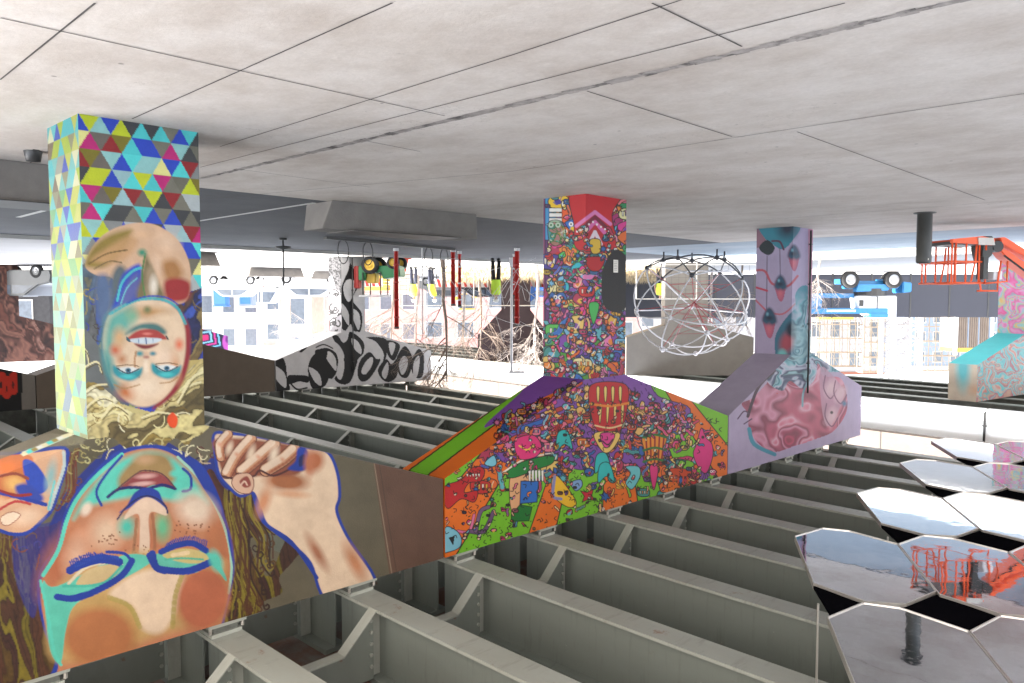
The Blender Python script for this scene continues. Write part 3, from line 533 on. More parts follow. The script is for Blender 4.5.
def doodle(P, cx, cy, s, rng, cols=PAL):
    c = rng.choice(cols); t = rng.random(); a0 = rng.uniform(0, 6.28)
    if t < .4:                      # little monster
        n = rng.randint(7, 11); el = rng.uniform(.5, 1.); pts = []
        for i in range(n):
            a = 2*math.pi*i/n; r = s*(rng.uniform(.55, 1.1)); dx, dy = r*math.cos(a)*el, r*math.sin(a)
            pts.append((cx+dx*math.cos(a0)-dy*math.sin(a0), cy+dx*math.sin(a0)+dy*math.cos(a0)))
        P.poly(pts, c, line=K, raw=True)
        c2 = rng.choice(cols); P.blob((cx, cy+s*.25), s*.35, s*.25, c2, rng.uniform(0, 90), .1, raw=True)
        for k in ((-1, 1) if rng.random() < .22 else ()):
            P.blob((cx+k*s*.25, cy-s*.2), s*.19+.5, s*.19+.5, (250, 250, 250), 0, .2, raw=True); P.blob((cx+k*s*.25, cy-s*.2), s*.08+.3, s*.08+.3, K, 0, .3, raw=True)
        P.stroke([(cx-s*.4, cy+s*.3), (cx, cy+s*.5), (cx+s*.4, cy-s*.3)], .8, rng.choice([K, c2, (240, 220, 190)]), raw=True)
    elif t < .6:                    # striped worm
        pts = [(cx-s, cy)]; a = a0; x, y = cx-s*math.cos(a0), cy-s*math.sin(a0); pts = [(x, y)]
        for i in range(6): a += rng.uniform(-.7, .7); x += math.cos(a)*s*.4; y += math.sin(a)*s*.4; pts.append((x, y))
        q = cr(pts, False, 4); P.stroke(q, s*.42+1.4, K, False, raw=True); P.stroke(q, s*.42, c, False, raw=True); c2 = rng.choice(cols)
        for i in range(1, len(q)-2, 4): P.stroke(q[i:i+2], s*.42, c2, False, raw=True)
    elif t < .72:                   # spiky star
        n = rng.randint(6, 9); pts = []
        for i in range(2*n): a = a0+math.pi*i/n; r = s*(1 if i % 2 else .5); pts.append((cx+r*math.cos(a), cy+r*math.sin(a)))
        P.poly(pts, c, False, K, .8, True)
    elif t < .88:                   # hand / flame fingers
        w = s*.33; P.blob((cx, cy), s*.5, s*.4, c, 0, .1, raw=True)
        for i in range(4):
            a = a0+i*.5; p = [(cx, cy), (cx+math.cos(a)*s*.6, cy+math.sin(a)*s*.6), (cx+math.cos(a+.3)*s*1.1, cy+math.sin(a+.3)*s*1.1)]
            P.stroke(p, w+1.2, K, raw=True); P.stroke(p, w, c, raw=True)
    else:                           # teeth row / banded block
        c2 = rng.choice(cols); w, h = s*.9, s*.6
        P.poly([(cx-w, cy-h), (cx+w, cy-h*.8), (cx+w*.9, cy+h), (cx-w*.9, cy+h*.9)], c, True, K, .9, True)
        for i in range(4): xx = cx-w*.7+i*w*.42; P.poly([(xx, cy-h*.5), (xx+w*.25, cy-h*.5), (xx+w*.2, cy+h*.4), (xx+w*.03, cy+h*.4)], c2 if i % 2 else (245, 240, 225), False, K, .5, True)
def mural_doodle(x, y):
    P = Painter(x, y, (120, 196, 30)); rng = random.Random(11)
    G = (122, 200, 32); O = (238, 116, 20); cen = (610, 300)
    # rays on the cap fanning from the column
    ex = [(300, 470), (395, 474), (428, 461), (446, 500), (446, 600), (478, 556), (520, 556), (553, 548), (588, 540), (612, 530), (648, 520), (672, 512), (700, 505), (728, 496), (728, 440), (728, 420), (800, 420)]
    i = 0
    rays = [((396, 470), (430, 462), G), ((412, 474), (446, 470), O), ((446, 474), (446, 495), G), ((446, 495), (444, 575), O), ((444, 575), (524, 552), G), ((522, 553), (552, 545), O), ((552, 545), (602, 530), G), ((602, 530), (640, 518), O), ((640, 518), (666, 512), G), ((666, 512), (690, 502), O), ((690, 502), (728, 492), G), ((728, 494), (728, 445), O), ((728, 446), (728, 410), G)]
    P.poly([(380, 480), (550, 385), (560, 400), (446, 480)], G, False, raw=True)
    for (a, b, c) in rays:
        P.poly([cen, (a[0]+(a[0]-cen[0])*.15, a[1]+(a[1]-cen[1])*.15), (b[0]+(b[0]-cen[0])*.15, b[1]+(b[1]-cen[1])*.15)], c, False, K, 1, True)
    for k in range(420):
        xx, yy = rng.uniform(446, 728), rng.uniform(440, 560); P.blob((xx, yy), .7, 1.2, (50, 60, 10), 30, .5, raw=True)
    # purple cloud below the column
    PU = (128, 74, 170)
    P.tr = (.3223, 400, 370)
    P.poly([(180, 190), (300, 130), (450, 80), (560, 0), (740, 0), (800, 80), (900, 120), (860, 200), (800, 180), (760, 300), (700, 290), (650, 300), (560, 310), (500, 290), (420, 260), (340, 290), (290, 260), (300, 220), (230, 210)], PU, line=K)
    for k in range(520):
        xx, yy = rng.uniform(200, 860), rng.uniform(10, 310); P.tr = (.3223, 400, 370)
        cc = (84, 30, 120); P.stroke([(xx, yy), (xx+4, yy+8)], 1., cc, False)
    # long stripes on the slope
    for (pts, c) in [([(210, 210), (330, 150), (470, 90)], (235, 190, 120)), ([(220, 220), (350, 170), (500, 120)], (190, 50, 36)), ([(330, 180), (430, 120), (480, 100)], (220, 70, 150)), ([(350, 190), (470, 150)], (40, 100, 190)), ([(370, 130), (470, 90), (560, 40)], (206, 60, 40)), ([(300, 250), (380, 200), (560, 150)], (206, 80, 40))]:
        P.stroke(pts, 5.2, K); P.stroke(pts, 3.8, c)
    P.tr = (1, 0, 0)
    for k in range(90):
        t = rng.random(); xx = 480+t*220; doodle(P, xx, 400+abs(xx-600)*.22+rng.uniform(0, 65), rng.uniform(5, 10), rng, WARM)
    for k in range(190):
        t = rng.random(); xx = 470+t*240; yy = 395+abs(xx-600)*.22+rng.uniform(0, 1)**1.3*75
        doodle(P, xx, yy, rng.uniform(2.2, 6), rng, WARM)
    for k in range(85):
        xx = rng.uniform(560, 724); doodle(P, xx, rng.uniform(440, 515), rng.uniform(2.5, 6), rng, WARM+[(122, 200, 32)])
    for k in range(30): doodle(P, rng.uniform(450, 570), rng.uniform(480, 540), rng.uniform(1.4, 3.2), rng, WARM)
    for k in range(150):
        xx = rng.uniform(545, 690); doodle(P, xx, 392+abs(xx-600)*.25+rng.uniform(-8, 34), rng.uniform(2, 5.5), rng, [(200, 36, 40), (226, 90, 60), (236, 190, 110), (226, 70, 140), (110, 190, 210), (214, 110, 170)])
    # recognisable figures
    P.tr = (.3223, 400, 370)
    P.poly([(140, 360), (190, 340), (230, 300), (262, 310), (250, 345), (215, 350), (200, 380), (240, 375), (230, 410), (190, 400), (150, 430), (135, 400)], (196, 28, 34), line=K)
    for i in range(5): P.poly([(205+i*9, 322), (212+i*9, 322), (210+i*9, 334)], (250, 250, 240), False, K, .4)
    P.stroke([(180, 500), (215, 500), (230, 450)], 3.2, K); P.stroke([(180, 500), (215, 500), (230, 450)], 2.2, (230, 120, 170)); P.stroke([(215, 500), (260, 500), (290, 440)], 4.6, K); P.stroke([(215, 500), (260, 500), (290, 440)], 3.4, (110, 80, 120)); P.stroke([(235, 500), (250, 440), (275, 425)], 4.4, K); P.stroke([(235, 500), (250, 440), (275, 425)], 3.2, (120, 90, 130))
    P.poly([(140, 490), (170, 495), (190, 520), (185, 550), (150, 565), (135, 560)], (130, 200, 225), line=K); P.poly([(150, 520), (170, 515), (165, 545)], K, False)
    P.poly([(345, 325), (395, 310), (400, 345), (380, 350), (370, 440), (350, 445), (340, 400)], (236, 180, 130), line=K)
    P.poly([(375, 345), (430, 345), (425, 410), (372, 415)], (36, 110, 200), line=K, smooth=False); P.poly([(345, 450), (372, 418), (410, 425), (400, 468), (345, 470)], (10, 120, 40), False, K)
    P.poly([(330, 320), (380, 285), (470, 265), (472, 290), (420, 310), (350, 335)], (16, 130, 50), line=K); P.stroke([(320, 318), (390, 275), (475, 258)], 1.6, (240, 235, 220))
    for i in range(5): P.poly([(398+i*10, 312), (406+i*10, 310), (405+i*10, 345), (400+i*10, 345)], (250, 250, 245), False, K, .5)
    P.poly([(355, 225), (380, 205), (420, 205), (440, 240), (420, 270), (370, 275)], (236, 50, 130), line=K); P.stroke([(370, 235), (395, 248), (415, 232)], 1.4, (250, 220, 60)); P.poly([(262, 290), (290, 265), (300, 290), (285, 300)], (130, 210, 235), line=K)
    P.poly([(470, 345), (490, 330), (540, 395), (545, 420), (520, 425), (480, 395)], (246, 196, 30), line=K); P.poly([(530, 350), (560, 340), (565, 360), (545, 375)], (130, 170, 220), line=K); P.stroke([(480, 330), (475, 390), (500, 400)], 3, (140, 140, 190))
    # red and cream balloon below the column
    P.poly([(595, 45), (700, 45), (705, 120), (680, 190), (615, 190), (590, 120)], (198, 24, 34), line=K)
    for i in range(4):
        xx = 610+i*23; P.poly([(xx, 55), (xx+9, 55), (xx+7, 95), (xx+2, 95)], (244, 216, 120), line=K, lw=.6); P.poly([(xx+8, 110), (xx+16, 110), (xx+12, 160), (xx+8, 160)], (244, 216, 120), line=K, lw=.6)
    P.stroke([(590, 105), (650, 112), (708, 103)], 2.2, (240, 140, 40)); P.stroke([(605, 172), (650, 180), (690, 170)], 1.4, (240, 220, 160))
    P.poly([(605, 195), (680, 195), (668, 235), (640, 258), (615, 235)], (244, 206, 110), line=K); P.poly([(622, 198), (665, 198), (655, 230), (635, 240)], (226, 60, 150), line=K); P.stroke([(628, 220), (645, 232), (660, 215)], 1.2, K)
    P.poly([(755, 205), (825, 205), (815, 250), (805, 285), (770, 290), (758, 250)], (240, 150, 40), line=K)
    for i in range(5): P.stroke([(763+i*14, 208), (768+i*11, 285)], 1.7, (150, 20, 20))
    for yy in (207, 247, 282): P.stroke([(755, yy+3), (790, yy-6), (825, yy+2)], 2.2, (30, 120, 50))
    P.poly([(775, 300), (800, 300), (795, 350), (785, 370)], (226, 50, 130), line=K); P.poly([(700, 300), (740, 300), (745, 330), (720, 370), (700, 350), (715, 320)], (110, 200, 210), line=K)
    P.poly([(935, 180), (950, 210), (968, 230), (970, 270), (950, 320), (925, 300), (910, 260), (920, 230)], (230, 50, 140), line=K); P.poly([(840, 305), (900, 310), (895, 330), (850, 325)], (210, 70, 20), line=K)
    for xx in (850, 865, 880, 893): P.stroke([(xx, 320), (xx-2, 350)], 1.6, (210, 70, 20))
    for (bx, by) in ((510, 220), (630, 290), (640, 320)): P.poly([(bx-25, by+30), (bx-20, by-25), (bx+10, by-30), (bx+25, by+25), (bx, by+10)], (40, 190, 190), line=K)
    P.poly([(560, 375), (580, 380), (600, 370), (595, 390), (605, 405), (583, 402), (565, 410), (572, 392)], (206, 20, 50), False, K)
    P.tr = (1, 0, 0)
    for k in range(230):
        xx = rng.uniform(446, 726); yy = rng.uniform(400+abs(xx-600)*.2, 540); doodle(P, xx, yy, rng.uniform(1.2, 2.8), rng, WARM+[(240, 220, 160), (230, 230, 230)])
    for k in range(330):
        xx = rng.uniform(446, 726); yy = rng.uniform(395+abs(xx-600)*.2, 545); a = rng.uniform(0, 6.28); P.stroke([(xx, yy), (xx+3*math.cos(a), yy+3*math.sin(a)), (xx+4*math.cos(a+.8), yy+4*math.sin(a+.8))], .7, K, raw=True)
    return P
def mural_doodle_col(x, y):
    P = Painter(x, y, (150, 60, 120)); rng = random.Random(21)
    bands = [((545, 190), (560, 262), (60, 150, 210)), ((556, 190), (566, 262), (240, 160, 40)), ((560, 190), (582, 240), (240, 96, 30)), ((578, 190), (612, 255), (206, 24, 34)), ((610, 190), (622, 240), (30, 80, 170)), ((620, 190), (640, 300), (40, 150, 90)), ((545, 240), (575, 330), (96, 30, 110)), ((545, 330), (600, 395), (80, 160, 60)), ((600, 330), (640, 395), (170, 60, 60)), ((575, 255), (640, 340), (60, 110, 160))]
    for (a, b, c) in bands: P.poly([a, (b[0], a[1]), b, (a[0], b[1])], c, False, K, .8, True)
    for k in range(260):
        yy = 192+206*rng.random()**.75; doodle(P, rng.uniform(546, 640), yy, rng.uniform(5, 12), rng, WARM+PAL)
    for k in range(330):
        yy = 192+206*rng.random()**.75; doodle(P, rng.uniform(546, 640), yy, rng.uniform(1.8, 4.9), rng, WARM+PAL if yy < 300 else WARM+[(150, 90, 190), (230, 60, 150), (120, 190, 230)])
    P.poly([(572, 190), (622, 190), (612, 215), (616, 250), (578, 250), (574, 225)], (200, 20, 34), line=K, raw=True)
    for i, c in enumerate([(226, 130, 190), (120, 10, 50), (226, 110, 180), (190, 20, 40), (236, 220, 230)]):
        r = 22-i*3.4; yy = 212+i*5; P.stroke([(595-r*.85, yy+14), (595, yy), (595+r*.7, yy+12)], 3.6, c, False, raw=True)
    for i in range(9): P.blob((577+i*4, 222+abs(i-4)*2.4), 1.1, 1.1, (250, 250, 250), 0, .2, raw=True)
    P.poly([(590, 240), (600, 240), (600, 252), (592, 253)], (230, 190, 60), line=K, raw=True); P.poly([(586, 258), (604, 258), (600, 270), (590, 270)], (190, 20, 30), line=K, raw=True)
    for i in range(46): xx = rng.choice([rng.uniform(574, 588), rng.uniform(603, 620)]); doodle(P, xx, rng.uniform(228, 262), rng.uniform(2, 4), rng, WARM)
    for i in range(3): P.poly([(549, 208+i*5), (562, 208+i*5), (562, 212+i*5), (549, 212+i*5)], (245, 245, 240), False, K, .6, True)
    for xx in (551, 558): P.blob((xx, 225), 3, 3, (250, 250, 250), 0, .2, raw=True); P.blob((xx, 225), 1.2, 1.2, K, 0, .2, raw=True)
    P.poly([(549, 222), (562, 222), (566, 238), (556, 246), (549, 240)], (40, 150, 60), line=K, raw=True, alpha=.5)
    P.poly([(589, 304), (599, 304), (595, 322), (592, 322)], (70, 190, 90), line=K, raw=True)
    P.poly([(606, 262), (616, 250), (628, 262), (628, 300), (618, 312), (604, 305), (602, 280)], (12, 12, 18), raw=True, line=K)
    return P
def mural_leaves(x, y):
    P = Painter(x, y, (250, 250, 254)); BK = (16, 16, 20); W = (250, 250, 254)
    P.tr = (.1273, 320, 300)
    for o in ([(95, 285), (140, 280), (180, 335), (215, 310), (235, 250), (300, 285), (345, 340), (340, 420), (300, 462), (290, 500), (240, 640), (170, 662), (115, 620), (150, 560), (190, 440), (150, 380)],
              [(365, 292), (520, 308), (522, 440), (490, 505), (500, 420), (440, 330)], [(300, 520), (330, 455), (390, 408), (440, 460), (475, 470), (430, 560), (380, 625), (330, 642), (298, 600)],
              [(455, 545), (520, 465), (560, 505), (600, 465), (615, 510), (600, 605), (540, 645), (485, 620)], [(520, 318), (625, 350), (600, 450), (570, 475), (528, 420)],
              [(600, 460), (665, 362), (722, 440), (722, 520), (690, 605), (640, 605), (608, 550)], [(720, 480), (772, 385), (815, 440), (808, 592), (758, 612), (722, 560)],
              [(-40, 410), (0, 385), (60, 378), (130, 425), (142, 530), (100, 615), (50, 605), (0, 570)]): P.poly(o, BK)
    for o in ([(250, 300), (290, 320), (322, 370), (322, 425), (280, 395), (250, 340)], [(325, 565), (350, 500), (400, 448), (418, 470), (400, 530), (355, 585)], [(485, 575), (530, 488), (537, 560), (512, 620)], [(540, 338), (592, 350), (562, 435)],
              [(620, 500), (660, 440), (692, 480), (672, 560), (640, 585)], [(738, 485), (777, 438), (782, 500), (762, 600), (732, 595)], [(42, 410), (82, 408), (122, 460), (127, 555), (80, 505), (50, 455)], [(150, 468), (182, 468), (192, 520), (167, 622), (130, 592)]): P.poly(o, W)
    P.stroke([(0, 330), (60, 318), (130, 355), (172, 420), (165, 455)], 3.2, W); P.stroke([(-30, 372), (30, 350), (100, 380)], 1.2, BK)
    P.tr = (.1273, 200, 300)
    P.poly([(493, 505), (560, 478), (640, 450), (672, 500), (684, 600), (700, 720), (560, 760), (498, 640)], BK); P.poly([(563, 512), (642, 550), (676, 610), (672, 690), (600, 625)], W)
    P.poly([(690, 596), (770, 590), (850, 600), (850, 650), (780, 640), (700, 660)], BK); P.poly([(848, 560), (870, 460), (930, 405), (1000, 392), (990, 500), (1010, 620), (960, 690), (880, 690)], BK); P.poly([(853, 535), (905, 548), (945, 600), (952, 672), (900, 640)], W)
    P.poly([(775, 410), (810, 372), (850, 370), (800, 412)], BK, False); P.stroke([(700, 640), (760, 700), (840, 690)], 1.6, BK)
    P.tr = (.1273, 320, 230)
    P.poly([(240, 262), (292, 370), (302, 440), (255, 545), (322, 640), (332, 720), (320, 790), (300, 800), (262, 790), (240, 740), (200, 790), (160, 760), (150, 700), (162, 620), (158, 500), (185, 400), (222, 320)], BK)
    P.poly([(228, 388), (270, 400), (278, 460), (232, 562), (195, 522), (183, 450), (203, 402)], W); P.poly([(168, 575), (222, 645), (228, 750), (190, 700), (165, 640)], W); P.poly([(260, 620), (305, 655), (317, 735), (300, 785), (268, 720), (256, 670)], W); P.stroke([(236, 205), (236, 260)], .8, (120, 120, 126), False)
    return tone(P, .08, .2)
def mural_leaves_side(x, y):
    P = Painter(x, y, (30, 30, 34)); rng = random.Random(4); P.tr = (.254, 190, 230)
    for i in range(260): xx, yy = rng.uniform(527, 590), rng.uniform(100, 250); P.stroke([(xx, yy), (xx+rng.choice([6, 0]), yy+rng.choice([0, 6]))], .8, (120, 120, 125), False)
    P.poly([(530, 240), (555, 180), (575, 230), (592, 260), (592, 420), (530, 420)], (190, 188, 196))
    curls(P, rng, (325, 290, 340, 335), 30, [(20, 20, 24)], 1.6, 9)
    return P
def liquid(P, cols, sc, seed, warp=2.2, bands=2.5):
    x = P.x*sc; y = P.y*sc
    wx = fbm(x, y, seed)*warp; wy = fbm(x+9.1, y+3.7, seed+5)*warp
    t = (fbm(x+wx*1.6, y*.8+wy*1.6, seed+9)*bands*2) % 1.
    lut = np.array([hexc(*c) for c in cols]); f = t*len(cols); i = np.floor(f).astype(int) % len(cols); fr = (f-np.floor(f))[:, None]
    return lut[i]*(1-fr)+lut[(i+1) % len(cols)]*fr
def mural_jelly(x, y, side=False):
    P = Painter(x, y, (182, 170, 206)); P.tr = (.2539, 630, 210); rng = random.Random(8)
    PK = (190, 88, 124); NV = (24, 40, 70); TL = (50, 140, 165)
    liq = liquid(P, [(200, 60, 100), (140, 20, 50), (230, 130, 160), (236, 190, 210), (196, 90, 120), (120, 30, 60), (226, 160, 190), (170, 50, 90), (120, 24, 54)], .021, 3, 2.2, 1.1)
    liqb = liquid(P, [(40, 110, 140), (120, 190, 205), (196, 200, 226), (70, 90, 130), (30, 60, 90), (150, 200, 214)], .035, 13, 2.4, 1.3)
    P.poly([(490, 60), (540, 60), (530, 130), (500, 150), (485, 150)], (150, 110, 130)); P.poly([(515, 60), (665, 60), (640, 120), (600, 155), (555, 130), (530, 110)], TL); P.blob((620, 70), 60, 60, NV, 0, .8)
    P.poly([(508, 150), (540, 118), (570, 150), (545, 178)], (26, 44, 56)); P.stroke([(560, 122), (590, 125), (605, 155)], 2, (90, 50, 80)); P.stroke([(540, 180), (538, 400)], .8, (90, 80, 110), False); P.stroke([(590, 150), (592, 260)], .8, (90, 80, 110), False)
    P.stroke([(480, 240), (530, 240), (560, 290), (620, 300), (660, 260)], 2.2, (196, 90, 110)); P.stroke([(480, 300), (540, 318)], 2, (200, 60, 90)); P.stroke([(540, 400), (600, 410), (650, 370)], 1.6, (205, 110, 130)); P.stroke([(490, 350), (540, 400)], 1.6, (205, 100, 120))
    for (a, b, s) in ((592, 300, 1.), (548, 435, 1.15), (645, 180, 1.)):
        P.poly([(a-22*s, b-10*s), (a, b-42*s), (a+22*s, b-10*s), (a+12*s, b+50*s), (a, b+60*s), (a-12*s, b+40*s)], PK, alpha=.9); P.poly([(a-24*s, b), (a-14*s, b-30*s), (a, b-44*s), (a+16*s, b-30*s), (a+26*s, b+4), (a+8, b+16*s), (a-10, b+14*s)], (40, 84, 116), soft=1.5); P.blob((a, b-8*s), 20*s, 12*s, NV, 0, .9); P.blob((a, b+30*s), 14*s, 26*s, (226, 120, 140), 0, .9); P.blob((a-6*s, b-22*s), 7*s, 9*s, (120, 180, 205), 0, .8)
    P.poly([(570, 520), (590, 460), (650, 390), (690, 400), (690, 560), (640, 620), (585, 610)], (60, 120, 150)); P.blob((620, 520), 40, 60, (180, 80, 100), 20, .6); P.blob((640, 470), 34, 40, NV, 0, .5); P.blob((600, 570), 24, 30, (130, 210, 215), 0, .6)
    P.poly([(650, 340), (700, 300), (740, 420), (735, 620), (700, 700), (560, 680), (640, 600), (680, 500)], TL)
    if len(x):
        m = (P.x > 790) & (P.y > 290) & (P.y < 372); a = np.clip((P.x-790)/8, 0, 1)*np.clip((P.y-290)/20, 0, 1); a = (a*m)[:, None]; P.img = P.img*(1-a)+liqb*a
        m = (P.x > 808) & (P.y < 330); P.img[m] = P.img[m]*.4+hexc(214, 120, 150)*.6
        # body on the cap: an irregular mass
        P2 = Painter(P.x, P.y, (0, 0, 0)); P2.tr = (.2539, 640, 330)
        P2.poly([(425, 330), (400, 290), (440, 270), (490, 220), (540, 160), (600, 120), (700, 130), (720, 180), (790, 190), (815, 260), (810, 330), (760, 400), (690, 430), (600, 460), (530, 480), (470, 450), (430, 390)], (255, 255, 255))
        m = P2.img[:, 0] > .5; P.img[m] = liq[m]*.8+hexc(190, 120, 160)*.2
        P2 = Painter(P.x, P.y, (0, 0, 0)); P2.tr = (.2539, 640, 330); P2.poly([(540, 150), (600, 100), (690, 100), (690, 190), (640, 230), (590, 200), (560, 240), (500, 200)], (255, 255, 255)); m = P2.img[:, 0] > .5; P.img[m] = liqb[m]
    P.tr = (.2539, 640, 330)
    P.stroke([(640, 300), (645, 240), (680, 170)], 2, (120, 170, 190)); P.stroke([(430, 390), (450, 450), (530, 490)], 4, (60, 150, 180)); P.stroke([(425, 340), (440, 290), (470, 220), (530, 160)], 3, (60, 30, 60)); P.stroke([(385, 350), (410, 320), (430, 330)], 1.2, (80, 50, 90)); P.stroke([(410, 370), (440, 350)], 1.2, (80, 50, 90))
    P.poly([(710, 150), (760, 180), (800, 240), (790, 300), (740, 380), (715, 300)], (190, 150, 180), alpha=.8)
    for (a, b) in ((750, 230), (790, 250), (755, 340)): P.blob((a, b), 30, 50, (224, 190, 205), 20, .7); P.stroke([(a-20, b-50), (a-26, b), (a, b+40), (a+24, b+6)], 1.1, (120, 70, 110))
    P.blob((805, 290), 16, 16, (60, 120, 160), 0, .8); P.blob((755, 325), 8, 8, (40, 30, 50), 0, .5); P.blob((540, 580-3*110), 3, 3, (220, 60, 60), 0, .5)
    return P
def mural_liquid(cols, sc, seed, warp=2.4, bands=2., fade=None):
    def fn(x, y):
        P = Painter(x, y, (128, 128, 128)); P.img = liquid(P, cols, sc, seed, warp, bands)
        return P
    return fn
# a painted box face: P00 origin, du, dv edge vectors -> grid; colour from painter
class Shell:
    """concrete member whose faces carry wall painting; one mesh"""
    def __init__(s): s.v = []; s.f = []; s.c = []; s.n = 0
    def patch(s, fn, nu, nv, painter):
        # fn(u,v)->points for arrays in 0..1
        u, v = np.meshgrid(np.linspace(0, 1, nu+1), np.linspace(0, 1, nv+1), indexing='ij'); Pn = fn(u.ravel(), v.ravel())
        if painter is None: col = np.tile(hexc(150, 145, 138), (len(Pn), 1))
        elif isinstance(painter, tuple): col = np.tile(hexc(*painter), (len(Pn), 1))
        else:
            x, y = proj(Pn); col = painter(x, y, Pn).img
        i = np.arange(nu)[:, None]*(nv+1)+np.arange(nv)[None, :]; i = i.ravel()+s.n
        s.f.append(np.stack([i, i+nv+1, i+nv+2, i+1], 1)); s.v.append(Pn); s.c.append(col); s.n += len(Pn)
    def build(s, name, parent=None, M4=None):
        v = np.vstack(s.v); f = np.vstack(s.f); c = np.clip(np.vstack(s.c), 0, 1)
        me = bpy.data.meshes.new(name); me.vertices.add(len(v)); me.vertices.foreach_set('co', v.astype(np.float32).ravel())
        me.loops.add(f.size); me.loops.foreach_set('vertex_index', f.astype(np.int32).ravel()); me.polygons.add(len(f)); me.polygons.foreach_set('loop_start', np.arange(0, f.size, 4, dtype=np.int32)); me.update(calc_edges=True)
        a = me.color_attributes.new('paint', 'FLOAT_COLOR', 'POINT'); a.data.foreach_set('color', np.hstack([c, np.ones((len(c), 1))]).astype(np.float32).ravel())
        me.materials.append(PAINT); o = bpy.data.objects.new(name, me); C.objects.link(o)
        if parent: o.parent = parent
        return o
# ------------------------------------------------------------------ levels of the bridge
def zb(X, Y): return 4.93+.019*Y-.012*(X-7.35)      # underside of the girder flanges
def zc(X, Y): return zb(X, Y)-.15                   # top of the pier caps
XR = [7.35, 24.7, 42.0]; XW = .85; GY = [-1.38+1.645*i for i in range(14)]
DW = .82                                            # web depth
# ------------------------------------------------------------------ ground
def sheet(name, pts, z, m):
    me = bpy.data.meshes.new(name); me.from_pydata([(p[0], p[1], z) for p in pts], [], [tuple(range(len(pts)))]); me.materials.append(MATS[m])
    o = bpy.data.objects.new(name, me); C.objects.link(o); return struct(o)
sheet('ground', [(-900, -900), (1100, -900), (1100, 1100), (-900, 1100)], 0, 'earth')
sheet('asphalt_road', [(-60, 20.1), (11, 20.1), (11, -30), (22.3, -30), (22.3, 27.2), (-60, 27.2)], .004, 'asphalt')
sheet('concrete_floor', [(-60, -30), (10.95, -30), (10.95, 20.05), (-60, 20.05)], .012, 'paving')
sheet('sidewalk', [(22.35, -30), (90, -30), (90, 60), (-60, 60), (-60, 27.25), (22.35, 27.25)], .008, 'sidewalk')
sheet('skylit_road', [(-60, 20.15), (15.5, 20.15), (15.5, 27.15), (-60, 27.15)], .0065, 'skylit_asphalt')  # same road made paler and bluer, as skylight through the gap would
kb = MB(); kb.box(22.3, 22.45, -30, 27.2, 0, .1); kb.box(-60, 22.3, 27.2, 27.35, 0, .1); struct(kb.build('kerb', 'sidewalk'))
def strip(mb, p, q, w, z):
    p = Vector((p[0], p[1], 0)); q = Vector((q[0], q[1], 0)); n = (q-p).normalized(); n = Vector((-n.y, n.x, 0))*w/2
    i = len(mb.v); mb.v += [tuple(a+Vector((0, 0, z))) for a in (p-n, q-n, q+n, p+n)]; mb.f.append((i, i+1, i+2, i+3))
jt = MB()
for a, b in [((0, 15), (445, 114)), ((797, 130), (985, 199)), ((587, 89), (732, 135)), ((652, 0), (742, 44)), ((205, 194), (300, 204)),
             ((0, 77.5), (95, 0)), ((132, 117), (392, 0)), ((220, 145), (512, 52.5)), ((512, 52.5), (690, -6)), ((200, 166), (512, 85)), ((512, 85), (845, 0)), ((205, 198), (512, 170)), ((512, 170), (1060, 86)),
             ((637, 229), (1060, 196)), ((15, 168), (42, 156)), ((360, 138), (420, 150)), ((240, 168), (370, 186))]:
    strip(jt, gz(*a), gz(*b), .012, .016)
mat('joint_dark', (.07, .06, .055), .9, var=.3, scale=6)
mat('joint_patch', (.30, .27, .25), .9, var=.3, scale=9, col2=(.08, .07, .065), thr=.5)
struct(jt.build('floor_joint', 'joint_dark'))
# ragged filled trench across the floor
pb = MB(); a, b = gz(200, 177.5), gz(980, -7); rng = random.Random(3); n = 90
for i in range(n):
    t0, t1 = i/n, (i+1)/n; p = a.lerp(b, t0); q = a.lerp(b, t1); strip(pb, p, q, .055+rng.random()*.06, .0145)
struct(pb.build('floor_patch', 'joint_patch'))
pl = MB()
mat('line_paint', (.62, .62, .6), .7, var=.12, scale=6)
for yy in (1.6, 4.35, 7.1): strip(pl, (11.3, yy), (17.5, yy), .1, .009)
struct(pl.build('road_marking', 'line_paint'))
# ------------------------------------------------------------------ deck slab
def deck(name, x0, x1, y0, y1, m='deck_soffit'):
    d = MB(); t = DW+.06
    d.quadbox([(x0, y0, zb(x0, y0)+t), (x1, y0, zb(x1, y0)+t), (x1, y1, zb(x1, y1)+t), (x0, y1, zb(x0, y1)+t)], [(x0, y0, 7), (x1, y0, 7), (x1, y1, 7), (x0, y1, 7)])
    return d
road = thing('road_deck', 'dark soffit of the elevated road above the green-grey girders', 'bridge deck', (-9, 0, 0))
def at_parent(o, root):
    for v in o.data.vertices: v.co -= root.location
    o.parent = root; return o
at_parent(deck('slab', -3.5, 27, -3., 21.1).build('slab', 'deck_soffit'), road)
o = deck('slab', 27.2, 44, -3., 6.0).build('slab', 'deck_soffit'); at_parent(o, road)  # extra deck piece, added to keep the far left dark
pp = MB().box(-3.5, 27, 21.1, 21.4, 5.75, 7.4).build('parapet', 'parapet'); at_parent(pp, road)
pp = MB().box(-3.5, 44, -3.3, -3.0, 5.75, 7.4).build('parapet', 'parapet'); at_parent(pp, road)
